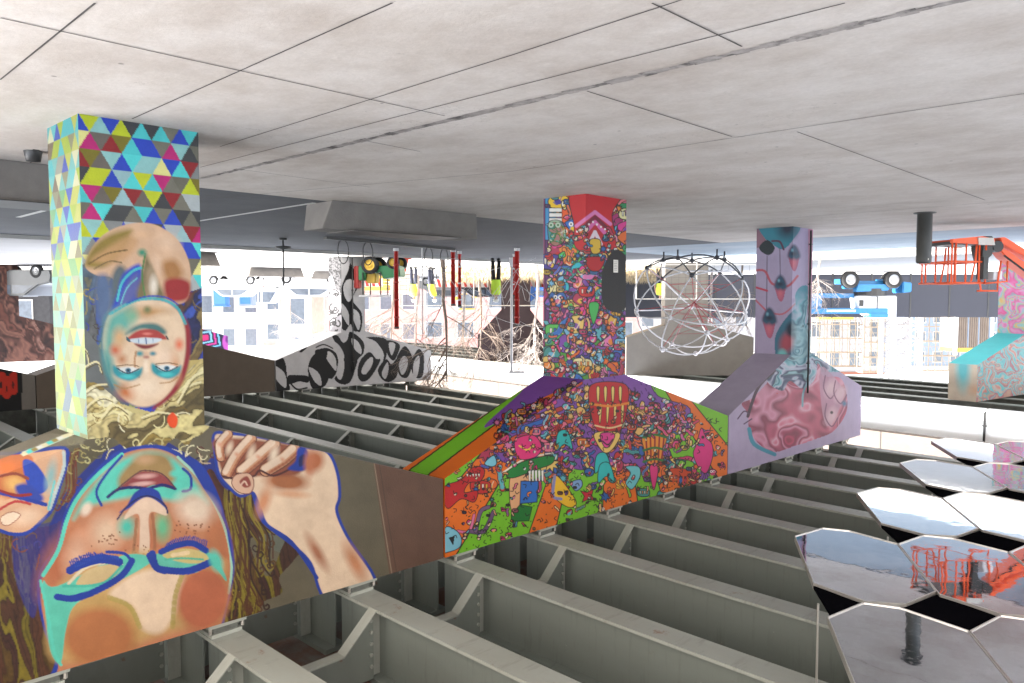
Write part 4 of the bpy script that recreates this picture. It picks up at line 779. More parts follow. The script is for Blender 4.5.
# ------------------------------------------------------------------ girders
def girder(x0, x1, y, label, group):
    g = thing('steel_girder', label, 'girder', (x0, y, 0), 0, group); L = x1-x0
    z0, z1 = zb(x0, y), zb(x1, y)
    def slab(ya, yb, da, db, xa=0, xb=L):
        A0 = z0+(z1-z0)*xa/L; A1 = z0+(z1-z0)*xb/L; m = MB()
        m.quadbox([(xa, ya, A0+da), (xb, ya, A1+da), (xb, yb, A1+da), (xa, yb, A0+da)], [(xa, ya, A0+db), (xb, ya, A1+db), (xb, yb, A1+db), (xa, yb, A0+db)]); return m
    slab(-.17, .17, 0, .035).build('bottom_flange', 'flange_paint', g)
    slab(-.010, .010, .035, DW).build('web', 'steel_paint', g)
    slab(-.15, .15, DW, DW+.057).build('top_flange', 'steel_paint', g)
    return g, z0
spans = [(-3.5, 7.8), (7.95, 25.1), (25.2, 27)]
pos = ['nearest the camera', 'second', 'third', 'fourth', 'fifth', 'sixth', 'seventh', 'eighth', 'ninth', 'tenth', 'eleventh', 'twelfth', 'thirteenth', 'fourteenth']
for i, y in enumerate(GY):
    for k, (x0, x1) in enumerate(spans):
        lab = ['green-grey steel girder in front of the painted piers, %s from the left', 'dark steel girder behind the painted piers, %s from the left', 'short girder end above the far caps, %s from the left'][k] % (pos[i] if i else 'first')
        g, z0 = girder(x0, x1, y, lab, ['steel girders under the near span', 'steel girders under the far span', 'girder ends over the far caps'][k])
        for xs in ([2.9, 7.05] if k == 0 else [8.5, 12.8, 17., 21.2] if k == 1 else []):
            for sd in (-1, 1):
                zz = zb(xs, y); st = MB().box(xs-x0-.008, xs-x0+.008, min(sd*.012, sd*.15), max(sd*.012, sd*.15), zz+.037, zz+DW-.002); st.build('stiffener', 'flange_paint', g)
# cross frames with sloped haunches between girders
def diaphragm(x, y0, y1, lab, grp, deep=.42):
    z = zb(x, (y0+y1)/2); r = thing('cross_frame', lab, 'cross frame', (x, y0, z), 0, grp); W = y1-y0; top = DW-.01
    a, b = .17, .17+.42
    bot = [(a, .04), (b, deep), (W-b, deep), (W-a, .04)]
    MB().prism([(a, top), (a, .04), (b, deep), (W-b, deep), (W-a, .04), (W-a, top)], 'x', -.006, .006).build('plate', 'steel_paint', r)
    f = MB()
    for p, q in zip(bot[:-1], bot[1:]): f.prism([(p[0], p[1]-.02), (q[0], q[1]-.02), (q[0], q[1]), (p[0], p[1])], 'x', -.07, .07)
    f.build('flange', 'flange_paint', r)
    for yy in (.16, W-.16):
        bt = MB()
        for kk in range(5): bt.lathe([(0, -.02), (.022, -.02), (.022, 0)], (-.012, yy+(.05 if yy < 1 else -.05), .14+kk*.13), 6, 'x')
        bt.build('bolt_row', 'flange_paint', r)
    return r
for i in range(len(GY)-1):
    y0, y1 = GY[i], GY[i+1]
    diaphragm(6.95, y0, y1, 'sloped-end cross frame before the painted caps, %s bay from the left' % pos[i+1 if i else 1], 'cross frames in front of the pier caps')
    diaphragm(8.55, y0, y1, 'sloped-end cross frame behind the painted caps, %s bay from the left' % pos[i+1 if i else 1], 'cross frames behind the pier caps', .36)
    for x, nm in ((12.8, 'first'), (17., 'second'), (21.2, 'third')):
        if i > 1: diaphragm(x, y0, y1, 'dark cross frame in the %s row behind the painted piers, %s bay from the left' % (nm, pos[i]), 'cross frames of the far span', .34)
for i in range(len(GY)-1): 
    y0, y1 = GY[i], GY[i+1]; z = zb(26.3, y0); t = thing('light_block_plate', 'solid end plate added to block light above the far row of caps, %s bay from the left' % pos[i], 'end plate', (26.3, y0, z), 0, 'end plates added over the far caps to block light')  # plates added to shut off the bright gaps over the far caps
    MB().box(-.01, .01, .02, y1-y0-.02, -.35, DW).build('plate', 'steel_dark', t); MB().box(-.1, .1, .02, y1-y0-.02, -.37, -.352).build('flange', 'steel_dark', t)
# bearings on the caps
bp = None
for X, grp in ((XR[0], 'bearings on the near pier caps'), (XR[1], 'bearings on the far pier caps')):
    for i, y in enumerate(GY):
        if y < -.9 or y > 20.9: continue
        lab = ('small steel bearing under girder %s from the left on the %s caps' % (pos[i], 'near painted' if X < 10 else 'far'))
        z = zc(X, y); x = X+.22
        if bp is None:
            bp = thing('bridge_bearing', lab, 'bearing', (x, y, z), 0, grp)
            MB().box(-.2, .2, -.2, .2, 0, .04).build('base_plate', 'flange_paint', bp); MB().box(-.15, .15, -.13, .13, .04, .11).build('bearing_block', 'steel_dark', bp); MB().box(-.18, .18, -.16, .16, .11, .149).build('top_plate', 'flange_paint', bp)
            bb = MB()
            for sy in (-.17, .17): bb.lathe([(0, .1), (.018, .1), (.018, .04)], (-.17, sy, 0), 6)
            bb.build('bolt', 'frame_alu', bp)
        else: dup(bp, lab, (x, y, z), group=grp)
# ------------------------------------------------------------------ painted piers
def pier(name, label, grp, X, p0, yL, yR, pc, px_side, pitch, capfn, colfn, sidefn, endfn, softfn=None, tipz=3.88, colz=2.83, rot=0., org=None, W=1.05, zt=None, T=XW):
    ox, oy = (X, p0) if org is None else org
    r = thing(name, label, 'pier', (ox, oy, 0), 0, grp); c, s = math.cos(rot), math.sin(rot)
    def wd(x, y, z):                                    # local (x thickness, y along cap) -> world
        x = x-X; y = y-p0; return np.stack([ox+x*c-y*s, oy+x*s+y*c, z], 1)
    p1 = p0+W; XB = X+T
    zcf = (lambda Y: zc(X, Y)) if zt is None else (lambda Y: zt+0*Y)
    def zl(Y): return np.interp(Y, [yL, p0, p1, yR], [tipz, colz, colz, tipz])
    def face(fn, Lu, Lv, painter, sh, coarse=False):
        pt = pitch if not coarse else .3
        sh.patch(fn, max(2, int(Lu/pt)), max(2, int(Lv/pt)), painter)
    one = lambda v, k: np.full_like(v, k)
    sh = Shell()
    face(lambda u, v: wd(one(u, X), p0+u*W, v*colz), W, colz, colfn, sh)
    face(lambda u, v: wd(XB-u*T, one(u, p0), v*colz), T, colz, sidefn, sh)
    face(lambda u, v: wd(one(u, XB), p0+u*W, v*colz), W, colz, px_side, sh, True)
    face(lambda u, v: wd(XB-u*T, one(u, p1), v*colz), T, colz, px_side, sh, True)
    o = sh.build('column', r); loc = r.location
    me = o.data; co = np.empty(len(me.vertices)*3, np.float32); me.vertices.foreach_get('co', co); co = co.reshape(-1, 3)-np.array(loc, np.float32); me.vertices.foreach_set('co', co.ravel()); me.update()
    sh = Shell()
    def fr(xx): return lambda u, v: (lambda Y: wd(one(u, xx), Y, zl(Y)*(1-v)+zcf(Y)*v))(yL+u*(yR-yL))
    face(fr(X), yR-yL, 2.0, capfn, sh); face(fr(XB), yR-yL, 2.0, px_side, sh, True)
    sf = softfn or capfn
    face(lambda u, v: wd(X+v*T, yL+u*(p0-yL), tipz+(colz-tipz)*u), p0-yL, T, sf, sh)
    face(lambda u, v: wd(X+v*T, p1+u*(yR-p1), colz+(tipz-colz)*u), yR-p1, T, sf, sh)
    def en(yy): return lambda u, v: wd(XB-u*T, one(u, yy), tipz*(1-v)+zcf(yy)*v)
    face(en(yL), T, 1., endfn, sh); face(en(yR), T, 1., px_side, sh, True)
    face(lambda u, v: (lambda Y: wd(X+v*T, Y, zcf(Y)))(yL+u*(yR-yL)), yR-yL, T, px_side, sh, True)
    o = sh.build('pier_cap', r); me = o.data; co = np.empty(len(me.vertices)*3, np.float32); me.vertices.foreach_get('co', co); co = co.reshape(-1, 3)-np.array(loc, np.float32); me.vertices.foreach_set('co', co.ravel()); me.update()
    return r
GRY = (128, 122, 114)
f1 = lambda x, y, P: mural_pillar_one(x, y, P[:, 1]-2.3, P[:, 2], 'front')
f1s = lambda x, y, P: mural_pillar_one(x, y, P[:, 0]-7.35, P[:, 2], 'side')
G1 = 'painted piers in the front row'
pier('painted_pier', 'nearest pier, painted with coloured triangles, a blond face and a dreaming woman', G1, XR[0], 2.3, -.95, 6.42, 0, (110, 104, 90), .0085, lambda x, y, P: mural_woman(x, y), f1, f1s, (120, 110, 100))
def soft2(x, y, P):
    p = Painter(x, y, (122, 200, 32)); U = P[:, 0]-7.35
    rg = random.Random(3)
    left = P[:, 1] < 9.6; f = np.clip(U/.85, 0, 1); rise = (P[:, 1]-6.45)/2.9
    k = f*1.0-rise*.25; O = hexc(238, 116, 20); D = hexc(60, 40, 20)
    m = left & ((k < .38) | (k > .84)); p.img[m] = O
    for e in (.38, .84): p.img[left & (np.abs(k-e) < .022)] = D
    m2 = left & (rise > .62+.2*np.sin(U*9)); p.img[m2] = hexc(128, 74, 170)
    if len(x) > 60:
        for k in range(150):
            t = .42+.6*rg.random(); doodle(p, 430+t*158, 466-t*76+rg.uniform(-13, 9), rg.uniform(1.8, 5), rg, WARM)
    return p
pier('painted_pier', 'middle pier covered in tiny bright cartoon creatures on purple, orange and green', G1, XR[0], 9.3, 6.45, 13.8, 0, (110, 104, 90), .0095, lambda x, y, P: mural_doodle(x, y), lambda x, y, P: mural_doodle_col(x, y), lambda x, y, P: mural_doodle_col(x, y), lambda x, y, P: soft2(x, y, P), softfn=soft2)
pier('painted_pier', 'lilac pier painted with blue droplets and pink swirling petals', G1, XR[0], 16.6, 13.83, 20.95, 0, (150, 140, 165), .014, lambda x, y, P: mural_jelly(x, y), lambda x, y, P: mural_jelly(x, y), lambda x, y, P: mural_jelly(x, y), (190, 180, 208), softfn=lambda x, y, P: Painter(x, y, (205, 195, 222)))
G2 = 'painted piers in the row behind'
mc = MB; 
pier('painted_pier', 'black and white pier painted with pointed leaf loops', G2, XR[1], 16.6, 13.85, 20.95, 0, (200, 200, 205), .022, lambda x, y, P: mural_leaves(x, y), lambda x, y, P: mural_leaves(x, y), lambda x, y, P: mural_leaves_side(x, y), (220, 220, 225), softfn=(226, 226, 232), tipz=3.75)
pier('concrete_pier', 'unpainted brown-grey pier cap between the nearest pier and the black and white one', G2, XR[1], 9.3, 6.45, 13.8, 0, GRY, .1, (122, 108, 94), (122, 108, 94), (120, 112, 104), (132, 124, 112), tipz=3.75)
def letters(x, y, P):
    p = Painter(x, y, (10, 10, 12)); p.poly([(22, 350), (60, 350), (60, 430), (22, 430)], (138, 132, 124), False, raw=True)
    for a, b, w in ((6, 388, 4.), (13, 384, 3.6), (1, 384, 4)): p.poly([(a-w, b-9), (a+w, b-11), (a+w+1, b+7), (a, b+11), (a-w, b+6)], (226, 50, 24), raw=True); p.blob((a, b+1), 1.4, 4, (20, 10, 10), 0, .2, raw=True)
    return p
pier('painted_pier', 'black pier cap with rounded red letters left of the nearest pier', G2, XR[1], 2.3, -.95, 6.42, 0, GRY, .03, letters, (70, 50, 44), (70, 50, 44), (100, 90, 80), tipz=3.75)
G3 = 'painted piers of the third row'
def geo(x, y, P):
    p = Painter(x, y, (84, 82, 90)); p.tr = (.254, 190, 230)
    p.poly([(0, 330), (120, 380), (150, 390), (150, 480), (0, 480)], (26, 18, 60), False)
    for i, c in enumerate([(120, 200, 230), (40, 20, 80), (226, 60, 160), (26, 18, 60), (140, 210, 235), (60, 20, 90), (230, 40, 120)]):
        r = 62-i*8; p.poly([(60-r, 425-r*.75), (60+r*.75, 425-r*.95), (60+r, 425+r*.5), (60-r, 425+r*.9)], c, False)
    for i in range(4): p.stroke([(120+i*14, 380), (150+i*10, 440)], 2.5, [(120, 200, 230), (26, 18, 60)][i % 2], False)
    p.blob((160, 440), 34, 46, (206, 90, 200), 0, .1); p.blob((150, 430), 14, 20, (120, 40, 140), 0, .4); p.blob((178, 446), 14, 14, (240, 200, 240), 0, .3); p.blob((178, 446), 5, 5, (120, 60, 160), 0, .3)
    return p
pier('painted_pier', 'distant grey pier cap with a purple and pink zigzag pattern', G3, XR[2], 16.6, 13.85, 20.6, 0, (84, 82, 90), .05, geo, (90, 90, 96), (90, 90, 96), (84, 82, 90), tipz=3.7)
brownliq = [(120, 70, 56), (60, 32, 26), (150, 100, 84), (40, 22, 20), (96, 56, 46), (170, 130, 116)]
def brown(x, y, P): p = Painter(x, y, (0, 0, 0)); p.img = liquid(p, brownliq, .045, 31, 1.6, 1.2); return p
pier('painted_pier', 'distant pier painted with a brown portrait at the left edge of the photo', G3, XR[2], 9.3, 6.45, 13.8, 0, (90, 60, 50), .06, brown, brown, brown, (80, 52, 44), tipz=3.4, colz=2.4)
# pier row under the second viaduct
def pinkteal(cols, sc, seed, w=2.4, b=2.): 
    def fn(x, y, P): p = Painter(x, y, (0, 0, 0)); p.img = liquid(p, cols, sc, seed, w, b); return p
    return fn
G4 = 'painted piers under the second viaduct'
pinks = [(226, 130, 190), (236, 90, 160), (90, 200, 215), (240, 190, 110), (120, 210, 220), (232, 160, 205)]
pier('painted_pier', 'pink and turquoise swirl-painted pier at the right edge behind the boom lift', G4, 0, 3.5, 0, 7.2, 0, (200, 190, 185), .03, pinkteal([(90, 190, 205), (200, 196, 190), (220, 110, 100), (70, 180, 190), (206, 170, 150), (180, 90, 120), (120, 210, 215)], .05, 5), pinkteal(pinks, .035, 8), pinkteal(pinks, .04, 9), lambda x, y, P: (lambda p: (p.blob((963, 368), 10, 30, (110, 205, 215), 0, .7, raw=True), p.blob((975, 390), 10, 8, (230, 190, 160), 0, .9, raw=True), p)[-1])(Painter(x, y, (222, 206, 186))), softfn=(80, 205, 215), rot=R(11), org=(6.45-.191*3.5, 28.75+.982*3.5), zt=4.97, tipz=3.75, T=.9)
rot_b = FACE+math.pi/2       # cap axis runs across the view
pb_ = col_at(703, 35.2)
pier('painted_pier', 'grey pier with pink and mint column behind the white rope dome', G4, 0, 0, -2.05, 3.6, 0, (150, 145, 138), .08, pinkteal([(150, 142, 132), (160, 152, 142), (140, 130, 122), (166, 158, 146)], .02, 12, 1.2, 1.), pinkteal([(150, 120, 104), (176, 140, 134), (190, 120, 130), (150, 130, 116), (130, 110, 96)], .06, 15, 2., 1.5), (110, 190, 170), (150, 142, 134), rot=rot_b, org=(pb_.x, pb_.y), zt=5.0, tipz=3.3, colz=2.75, W=1.9)
pc_ = col_at(530, 43.5)
pier('painted_pier', 'dark-haired mural pier with purple column between the red posts', G4, 0, 0, -1.1, 2.9, 0, (60, 44, 52), .08, pinkteal([(66, 46, 58), (40, 26, 36), (120, 96, 104), (50, 34, 44), (90, 60, 66), (54, 40, 50)], .16, 25, 2., 2.2), pinkteal([(170, 130, 150), (206, 150, 110), (90, 140, 190), (120, 90, 140), (200, 170, 150)], .09, 27), (110, 80, 140), (60, 44, 52), rot=rot_b, org=(pc_.x, pc_.y), zt=5.0, tipz=3.6, colz=2.2, W=1.6)
# drain pipes on two piers
def pipe(label, x, y, z0, z1):
    t = thing('drain_pipe', label, 'pipe', (x, y, z0)); MB().tube([(0, 0, 0), (0, 0, z1-z0)], .022, 8).build('pipe', 'dark_metal', t, True)
    for z in np.arange(.3, z1-z0, .9): MB().box(-.03, .03, -.035, .035, z, z+.03).build('bracket', 'dark_metal', t)
pipe('thin dark conduit running down the lilac pier', 7.3, 17.42, .05, 3.75)
pipe('thin grey conduit on the black and white pier', 24.64, 17.05, .05, 4.4)
# ------------------------------------------------------------------ second viaduct
A0, A1 = Vector((4.84, 27.25, 0)), Vector((19.5, 28.65, 0)); dv = (A1-A0).normalized(); nv = Vector((-dv.y, dv.x, 0))   # nv away from us
ang = math.atan2(dv.y, dv.x)
v2 = thing('second_viaduct', 'neighbouring elevated road with a white fascia girder and brown concrete edge', 'bridge', tuple(A0), ang)
MB().box(-18, 1.02, 0, .03, 5.04, 6.05).build('fascia_girder', 'white_steel', v2); MB().box(1.07, 48, 0, .03, 5.04, 6.05).build('fascia_girder', 'white_steel', v2)
MB().box(-18, 1.02, -.2, .24, 5.0, 5.038).build('bottom_flange', 'white_steel', v2); MB().box(1.07, 48, -.2, .24, 5.0, 5.038).build('bottom_flange', 'white_steel', v2)
MB().box(-18, 48, -.25, 7.4, 6.06, 6.3).build('slab', 'parapet', v2)
MB().box(-18, 48, -.5, -.25, 6.0, 7.9).build('parapet', 'parapet', v2, bevel=.03); MB().box(-18, 48, 7.4, 7.65, 6.0, 7.4).build('parapet', 'parapet', v2)
for k in range(-4, 12): MB().box(k*4-.015, k*4+.015, -.512, -.495, 6.03, 7.88).build('parapet_joint', 'joint_dark', v2)
for k in range(1, 5): MB().box(-18, 48, k*1.75-.02, k*1.75+.02, 5.03, 6.05).build('inner_girder', 'steel_dark', v2); MB().box(-18, 48, k*1.75-.2, k*1.75+.2, 5.0, 5.028).build('inner_flange', 'steel_paint', v2)
pipe2 = thing('downpipe', 'dark downpipe at the joint of the white fascia girder', 'pipe', tuple(A0+dv*1.04-nv*.06), ang); MB().tube([(0, 0, 5.1), (0, 0, 6.0)], .035, 8).build('pipe', 'dark_metal', pipe2, True); MB().box(-.06, .06, -.02, .04, 5.5, 5.54).build('bracket', 'dark_metal', pipe2)
# ------------------------------------------------------------------ mirror panels on the ceiling
base = [(3.54, 8.18), (3.44, 8.7), (3.18, 8.8), (2.64, 8.68), (1.94, 7.48), (2.04, 6.98), (2.30, 6.80), (2.81, 6.92)]
av = (-.91, .5); bv = (.21, 2.42); cb = (2.736, 7.81)
names = {(0, 0): 'mirror panel reflecting blue sky tone, leftmost above the near corner', (0, 1): 'mirror panel with pale blue tip, second from the near corner along the left edge', (0, 2): 'mirror panel with a dark streak, third along the left edge', (0, 3): 'farthest small mirror panel of the left edge', (1, 0): 'mirror panel reflecting the orange boom lift', (1, -1): 'big mirror panel at the bottom reflecting the dark bollard', (2, -1): 'mirror panel in the bottom right corner', (1, 1): 'mirror panel above the boom lift reflection', (1, 2): 'mirror panel with a pink reflection near the right edge', (1, 3): 'farthest mirror panel at the right edge', (2, 0): 'mirror panel cut by the right edge beside the boom lift reflection', (2, 1): 'mirror panel at the right edge, second row from the back'}
proto = None
for (i, j), lab in names.items():
    loc = (cb[0]+av[0]*i+bv[0]*j, cb[1]+av[1]*i+bv[1]*j, 4.2)
    if proto is None:
        proto = thing('mirror_panel', lab, 'mirror', loc, 0, 'mirror panels hung from the girders'); pts = [(x-cb[0], y-cb[1]) for x, y in base]
        inn = [(x*.985, y*.985) for x, y in pts]; MB().prism(inn, 'z', -.004, .02).build('mirror_sheet', 'mirror', proto)
        f = MB(); n = len(pts)
        for k in range(n):
            p, q = pts[k], pts[(k+1) % n]; pi, qi = inn[k], inn[(k+1) % n]; f.quadbox([(*pi, -.012), (*p, -.012), (*q, -.012), (*qi, -.012)], [(*pi, .05), (*p, .05), (*q, .05), (*qi, .05)])
        f.build('frame', 'frame_alu', proto)
        MB().tube([(0, 0, .02), (0, 0, .78)], .012, 6).build('hanger_rod', 'frame_alu', proto)
    else: dup(proto, lab, loc)
dia = [(2.05, 6.93), (1.93, 7.46), (1.42, 7.28), (1.51, 6.76)]; dc = (1.727, 7.107); pr2 = None
half = [(1.90, 7.42), (1.42, 7.29), (1.50, 6.84)]; pr3 = None
for (i, j) in [(0, 0), (-1, 0), (0, 1), (-1, 1), (1, 1), (0, 2), (-1, 2), (1, 2), (0, 3), (-1, 3), (1, 0)]:
    loc = (dc[0]+av[0]*i+bv[0]*j, dc[1]+av[1]*i+bv[1]*j, 4.212)
    lab = 'small black diamond panel in row %s of the mirror ceiling, %s' % (['one', 'two', 'three', 'four'][j], {-1: 'outermost left', 0: 'between four mirrors', 1: 'towards the right edge'}[i])
    if i == -1:
        if pr3 is None:
            pr3 = thing('black_panel', lab, 'panel', loc, 0, 'black diamond panels between the mirrors'); MB().prism([(x-dc[0], y-dc[1]) for x, y in half], 'z', 0, .03).build('panel', 'backing_black', pr3); MB().tube([(0, 0, .03), (0, 0, .78)], .01, 6).build('hanger_rod', 'frame_alu', pr3)
        else: dup(pr3, lab, loc)
    elif pr2 is None:
        pr2 = thing('black_panel', lab, 'panel', loc, 0, 'black diamond panels between the mirrors'); MB().prism([((x-dc[0])*1.0, (y-dc[1])*1.0) for x, y in dia], 'z', 0, .03).build('panel', 'backing_black', pr2); MB().tube([(0, 0, .03), (0, 0, .78)], .01, 6).build('hanger_rod', 'frame_alu', pr2)
    else: dup(pr2, lab, loc)
# ------------------------------------------------------------------ benches
def bench(label, p, q, w=.62, h=.45):
    p = Vector((p[0], p[1], .012)); q = Vector((q[0], q[1], .012)); d = (q-p); L = d.length; t = thing('concrete_bench', label, 'bench', tuple(p), math.atan2(d.y, d.x), 'concrete benches')
    m = MB(); i = .12; m.quadbox([(i, i, 0), (L-i, i, 0), (L-i, w-i, 0), (i, w-i, 0)], [(0, 0, h), (L, 0, h), (L, w, h), (0, w, h)]); m.build('bench_block', 'bench_concrete', t, bevel=.012)
    MB().box(.5, L-.5, .12, w-.12, h, h+.012).build('seat_strip', 'dark_metal', t)
bench('long grey concrete bench with flared sides beyond the nearest pier', (11.35, 10.3), (11.5, 7.0), -.62)
bench('concrete bench behind the left side of the nearest pier', (11.1, 3.7), (11.1, .2), -.62)
bench('far concrete bench end beside the black and white pier', col_at(305, 40), col_at(250, 38.5))
bench('small block bench just right of the nearest pier', col_at(222, 27), col_at(180, 25.5))
bench('farthest short concrete bench left of the black and white pier', col_at(345, 44), col_at(312, 44))
# ------------------------------------------------------------------ bicycle rack with loops
bk0, bk1 = gz(325, 236), gz(454, 248); d = bk1-bk0
t = thing('bike_rack', 'dark rail with thin metal loops standing beyond the bench', 'bike rack', tuple(bk0), math.atan2(d.y, d.x)); L = d.length
MB().box(0, L, -.06, .06, .02, .08).build('rail', 'dark_metal', t)
for px in (340, 362, 424, 442):
    u = (px-325)/129*L; pts = [(u+.28*math.cos(a)*.7, 0, .36+.32*math.sin(a)) for a in np.linspace(-math.pi*.5, math.pi*1.5, 17)]; MB().tube(pts, .014, 6).build('loop', 'dark_metal', t, True)
# ------------------------------------------------------------------ bollard
bl = gz(925, 212); t = thing('bollard', 'dark square-topped bollard standing on the pale floor left of the boom lift basket', 'bollard', (bl.x, bl.y, .012))
MB().lathe([(0, .93), (.11, .93), (.125, .915), (.13, .9), (.13, .02), (.16, .02), (.16, 0)], (0, 0, 0), 24).build('post', 'bollard', t, True)
MB().lathe([(0, .012), (.021, .012), (.021, 0)], (-.09, -.098, .86), 10, 'y').build('badge', 'frame_alu', t); MB().lathe([(.19, 0), (.19, .015), (.13, .02)], (0, 0, 0), 24).build('base_ring', 'dark_metal', t)
# ------------------------------------------------------------------ dark spinner post
sp = gz(283, 238); t = thing('play_post', 'slim dark post with a round disc near its foot beyond the bench', 'play post', tuple(sp)); MB().tube([(0, 0, 0), (0, 0, 1.25)], .022, 8).build('pole', 'dark_metal', t, True); MB().lathe([(0, .30), (.1, .29), (.21, .25), (.19, .22), (0, .2)], (0, 0, 0), 20).build('disc', 'dark_metal', t, True); MB().lathe([(0, .0), (.1, .0), (.1, .06), (0, .06)], (0, 0, 0), 14).build('foot', 'dark_metal', t, True)
# ------------------------------------------------------------------ red fitness posts
for (px, y0, y1, w, lab) in [(396, 248, 328, .07, 'tall slim red post, leftmost of the red posts'), (453, 249, 305, .07, 'thick red post of the pair left of the middle pier'), (459.5, 251, 306, .055, 'thinner red post with clamps, right of its pair'), (517, 248, 325, .075, 'tallest bright red post near the middle pier'), (514, 254, 296, .04, 'short red post leaning against the tallest red post')]:
    g = gz(px, y0); dz = (g-Vector((0, 0, 0))).dot(Vector(FH)); h = CH+(y1-HZ)*dz/FL
    t = thing('red_post', lab, 'post', tuple(g), 0, 'red exercise posts'); MB().lathe([(0, h), (w, h), (w, .08), (w, .08)], (0, 0, 0), 12).build('post', 'red_post', t, True); MB().lathe([(0, h+.03), (w*1.15, h+.03), (w*1.15, h-.04), (w, h-.04)], (0, 0, 0), 12).build('cap', 'dark_metal', t)
    MB().lathe([(w*1.3, 0), (w*1.3, .08), (w, .1)], (0, 0, 0), 12).build('base', 'white_tube', t)
    for z in np.arange(.5, h-.2, .55): MB().lathe([(w, z), (w*1.25, z), (w*1.25, z+.05), (w, z+.05)], (0, 0, 0), 12).build('clamp', 'white_tube' if w < .07 else 'red_post', t)
# ------------------------------------------------------------------ rope dome
D = 25.9; s = D/FL; cen = col_at(694, D); t = thing('climbing_dome', 'big white tubular climbing sphere with a red rope net inside', 'climbing frame', (cen.x, cen.y, 0), FACE)
Rr = 1.98; cz = 1.72
def sp_(la, lo, r=Rr): return Vector((r*math.cos(la)*math.cos(lo), r*math.cos(la)*math.sin(lo), cz+r*.86*math.sin(la)))
nodes = {'T': sp_(R(88), 0)}
ring1 = [sp_(R(-34), R(90+72*k+8)) for k in range(5)]; ring0 = [sp_(R(-58), R(54+72*k+8)) for k in range(5)]; ring2 = [sp_(R(14), R(54+72*k+8)) for k in range(5)]; ring3 = [sp_(R(52), R(90+72*k+8)) for k in range(5)]
allr = [ring0, ring1, ring2, ring3]; rq = random.Random(17)
for rg_ in allr[1:]:
    for i_ in range(5): rg_[i_] = rg_[i_]+Vector((rq.gauss(0, .13), rq.gauss(0, .13), rq.gauss(0, .12)))
def arc(p, q, n=6):
    c = Vector((0, 0, cz)); out = []
    for i in range(n+1):
        v = p.lerp(q, i/n)-c; r0 = (p-c).length*(1-i/n)+(q-c).length*i/n; out.append(c+v.normalized()*r0)
    return out
for k in range(5):
    prs = [(ring0[k], ring0[(k+1) % 5], 0), (ring0[k], ring1[k], 0), (ring0[(k+1) % 5], ring1[k], 0), (ring1[k], ring2[k], 1), (ring1[k], ring2[(k+1) % 5], 1), (ring2[k], ring2[(k+1) % 5], 1), (ring2[k], ring3[k], 1), (ring2[(k+1) % 5], ring3[k], 1), (ring3[k], ring3[(k+1) % 5], 1), (ring3[k], nodes['T'], 1), (ring1[k], ring1[(k+1) % 5], 1)]
    for p, q, w in prs: MB().tube(arc(p, q), .024, 6).build('tube', 'white_tube' if w else 'dark_tube', t, True)
for rg in allr:
    for p in rg: MB().ico(p, .085, 2).build('joint_ball', 'dark_tube' if rg in (ring0, ring1) else 'white_tube', t, True)
MB().ico(nodes['T'], .085, 2).build('joint_ball', 'white_tube', t, True)
nt_ = MB(); rng = random.Random(9)
core = Vector((0, 0, cz))
for rg in (ring1, ring2, ring3):
    for p in rg:
        for f_ in (.35, .55, .75): 
            q = core.lerp(rng.choice(rg), f_); nt_.tube([core.lerp(p, f_), q], .009, 4)
        nt_.tube([core, p], .012, 4)
nt_.build('rope_net', 'net_red', t)
for p in ring0: MB().tube([p, (p.x, p.y, 0)], .03, 6).build('foot', 'dark_tube', t, True)
D = 24.; t = thing('rope_web', 'loose pale rope web strung low left of the middle pier', 'rope net', tuple(col_at(500, D)), FACE); s = D/FL; rw = random.Random(6); rp = MB()
for i in range(9):
    x0, x1 = sorted((rw.uniform(-2.3, 1.3), rw.uniform(-2.3, 1.3))); x1 += .8; z0, z1 = rw.uniform(.3, 2.6), rw.uniform(.3, 2.6); rp.tube([(x0+(x1-x0)*q, rw.uniform(-.05, .05)+i*.05, z0+(z1-z0)*q+rw.choice([.5, -.4])*math.sin(q*math.pi)) for q in np.linspace(0, 1, 9)], .009, 4)
rp.build('ropes', 'white_tube', t)
for xx in (-2.4, 1.9): MB().tube([(xx, 0, 0), (xx, 0, 2.7)], .022, 6).build('support_pole', 'white_tube', t)
# ------------------------------------------------------------------ orange boom lift basket and jib
D = 16.6; s = D/FL; cen = col_at(965, D); t = thing('boom_lift', 'orange boom lift with railed basket reaching in from the right edge', 'boom lift', (cen.x, cen.y, 0), FACE+R(-8))
def LX(px): return (px-965)*s
def LZ(py): return CH+(py-HZ)*s
b = MB(); b.box(LX(931), LX(975), -.42, .42, LZ(243.5), LZ(246.5)); b.build('platform', 'dark_metal', t)
b = MB().prism([(LX(931), LZ(241.5)), (LX(931), LZ(245)), (LX(975), LZ(247)), (LX(976), LZ(241)), (LX(962), LZ(238.5))], 'y', .42, .5); b.build('toe_board', 'lift_orange', t)
b = MB().prism([(LX(931), LZ(241.5)), (LX(931), LZ(245)), (LX(975), LZ(247)), (LX(976), LZ(241)), (LX(962), LZ(238.5))], 'y', -.5, -.42); b.build('toe_board', 'lift_orange', t)
rails = MB()
for yy in (-.46, .46):
    for z in (LZ(283.5), LZ(263)): rails.tube([(LX(929), yy, z), (LX(968), yy, z)], .022, 6)
    for px in (932, 936, 947, 961, 968): rails.tube([(LX(px), yy, LZ(245)), (LX(px), yy, LZ(283.5))], .019, 6)
    rails.tube([(LX(953), yy, LZ(282)), (LX(957), yy, LZ(262)), (LX(958), yy, LZ(247))], .02, 6)
for px in (930, 968):
    for z in (LZ(283.5), LZ(263)): rails.tube([(LX(px), -.46, z), (LX(px), .46, z)], .02, 6)
rails.build('guard_rail', 'lift_orange', t, True)
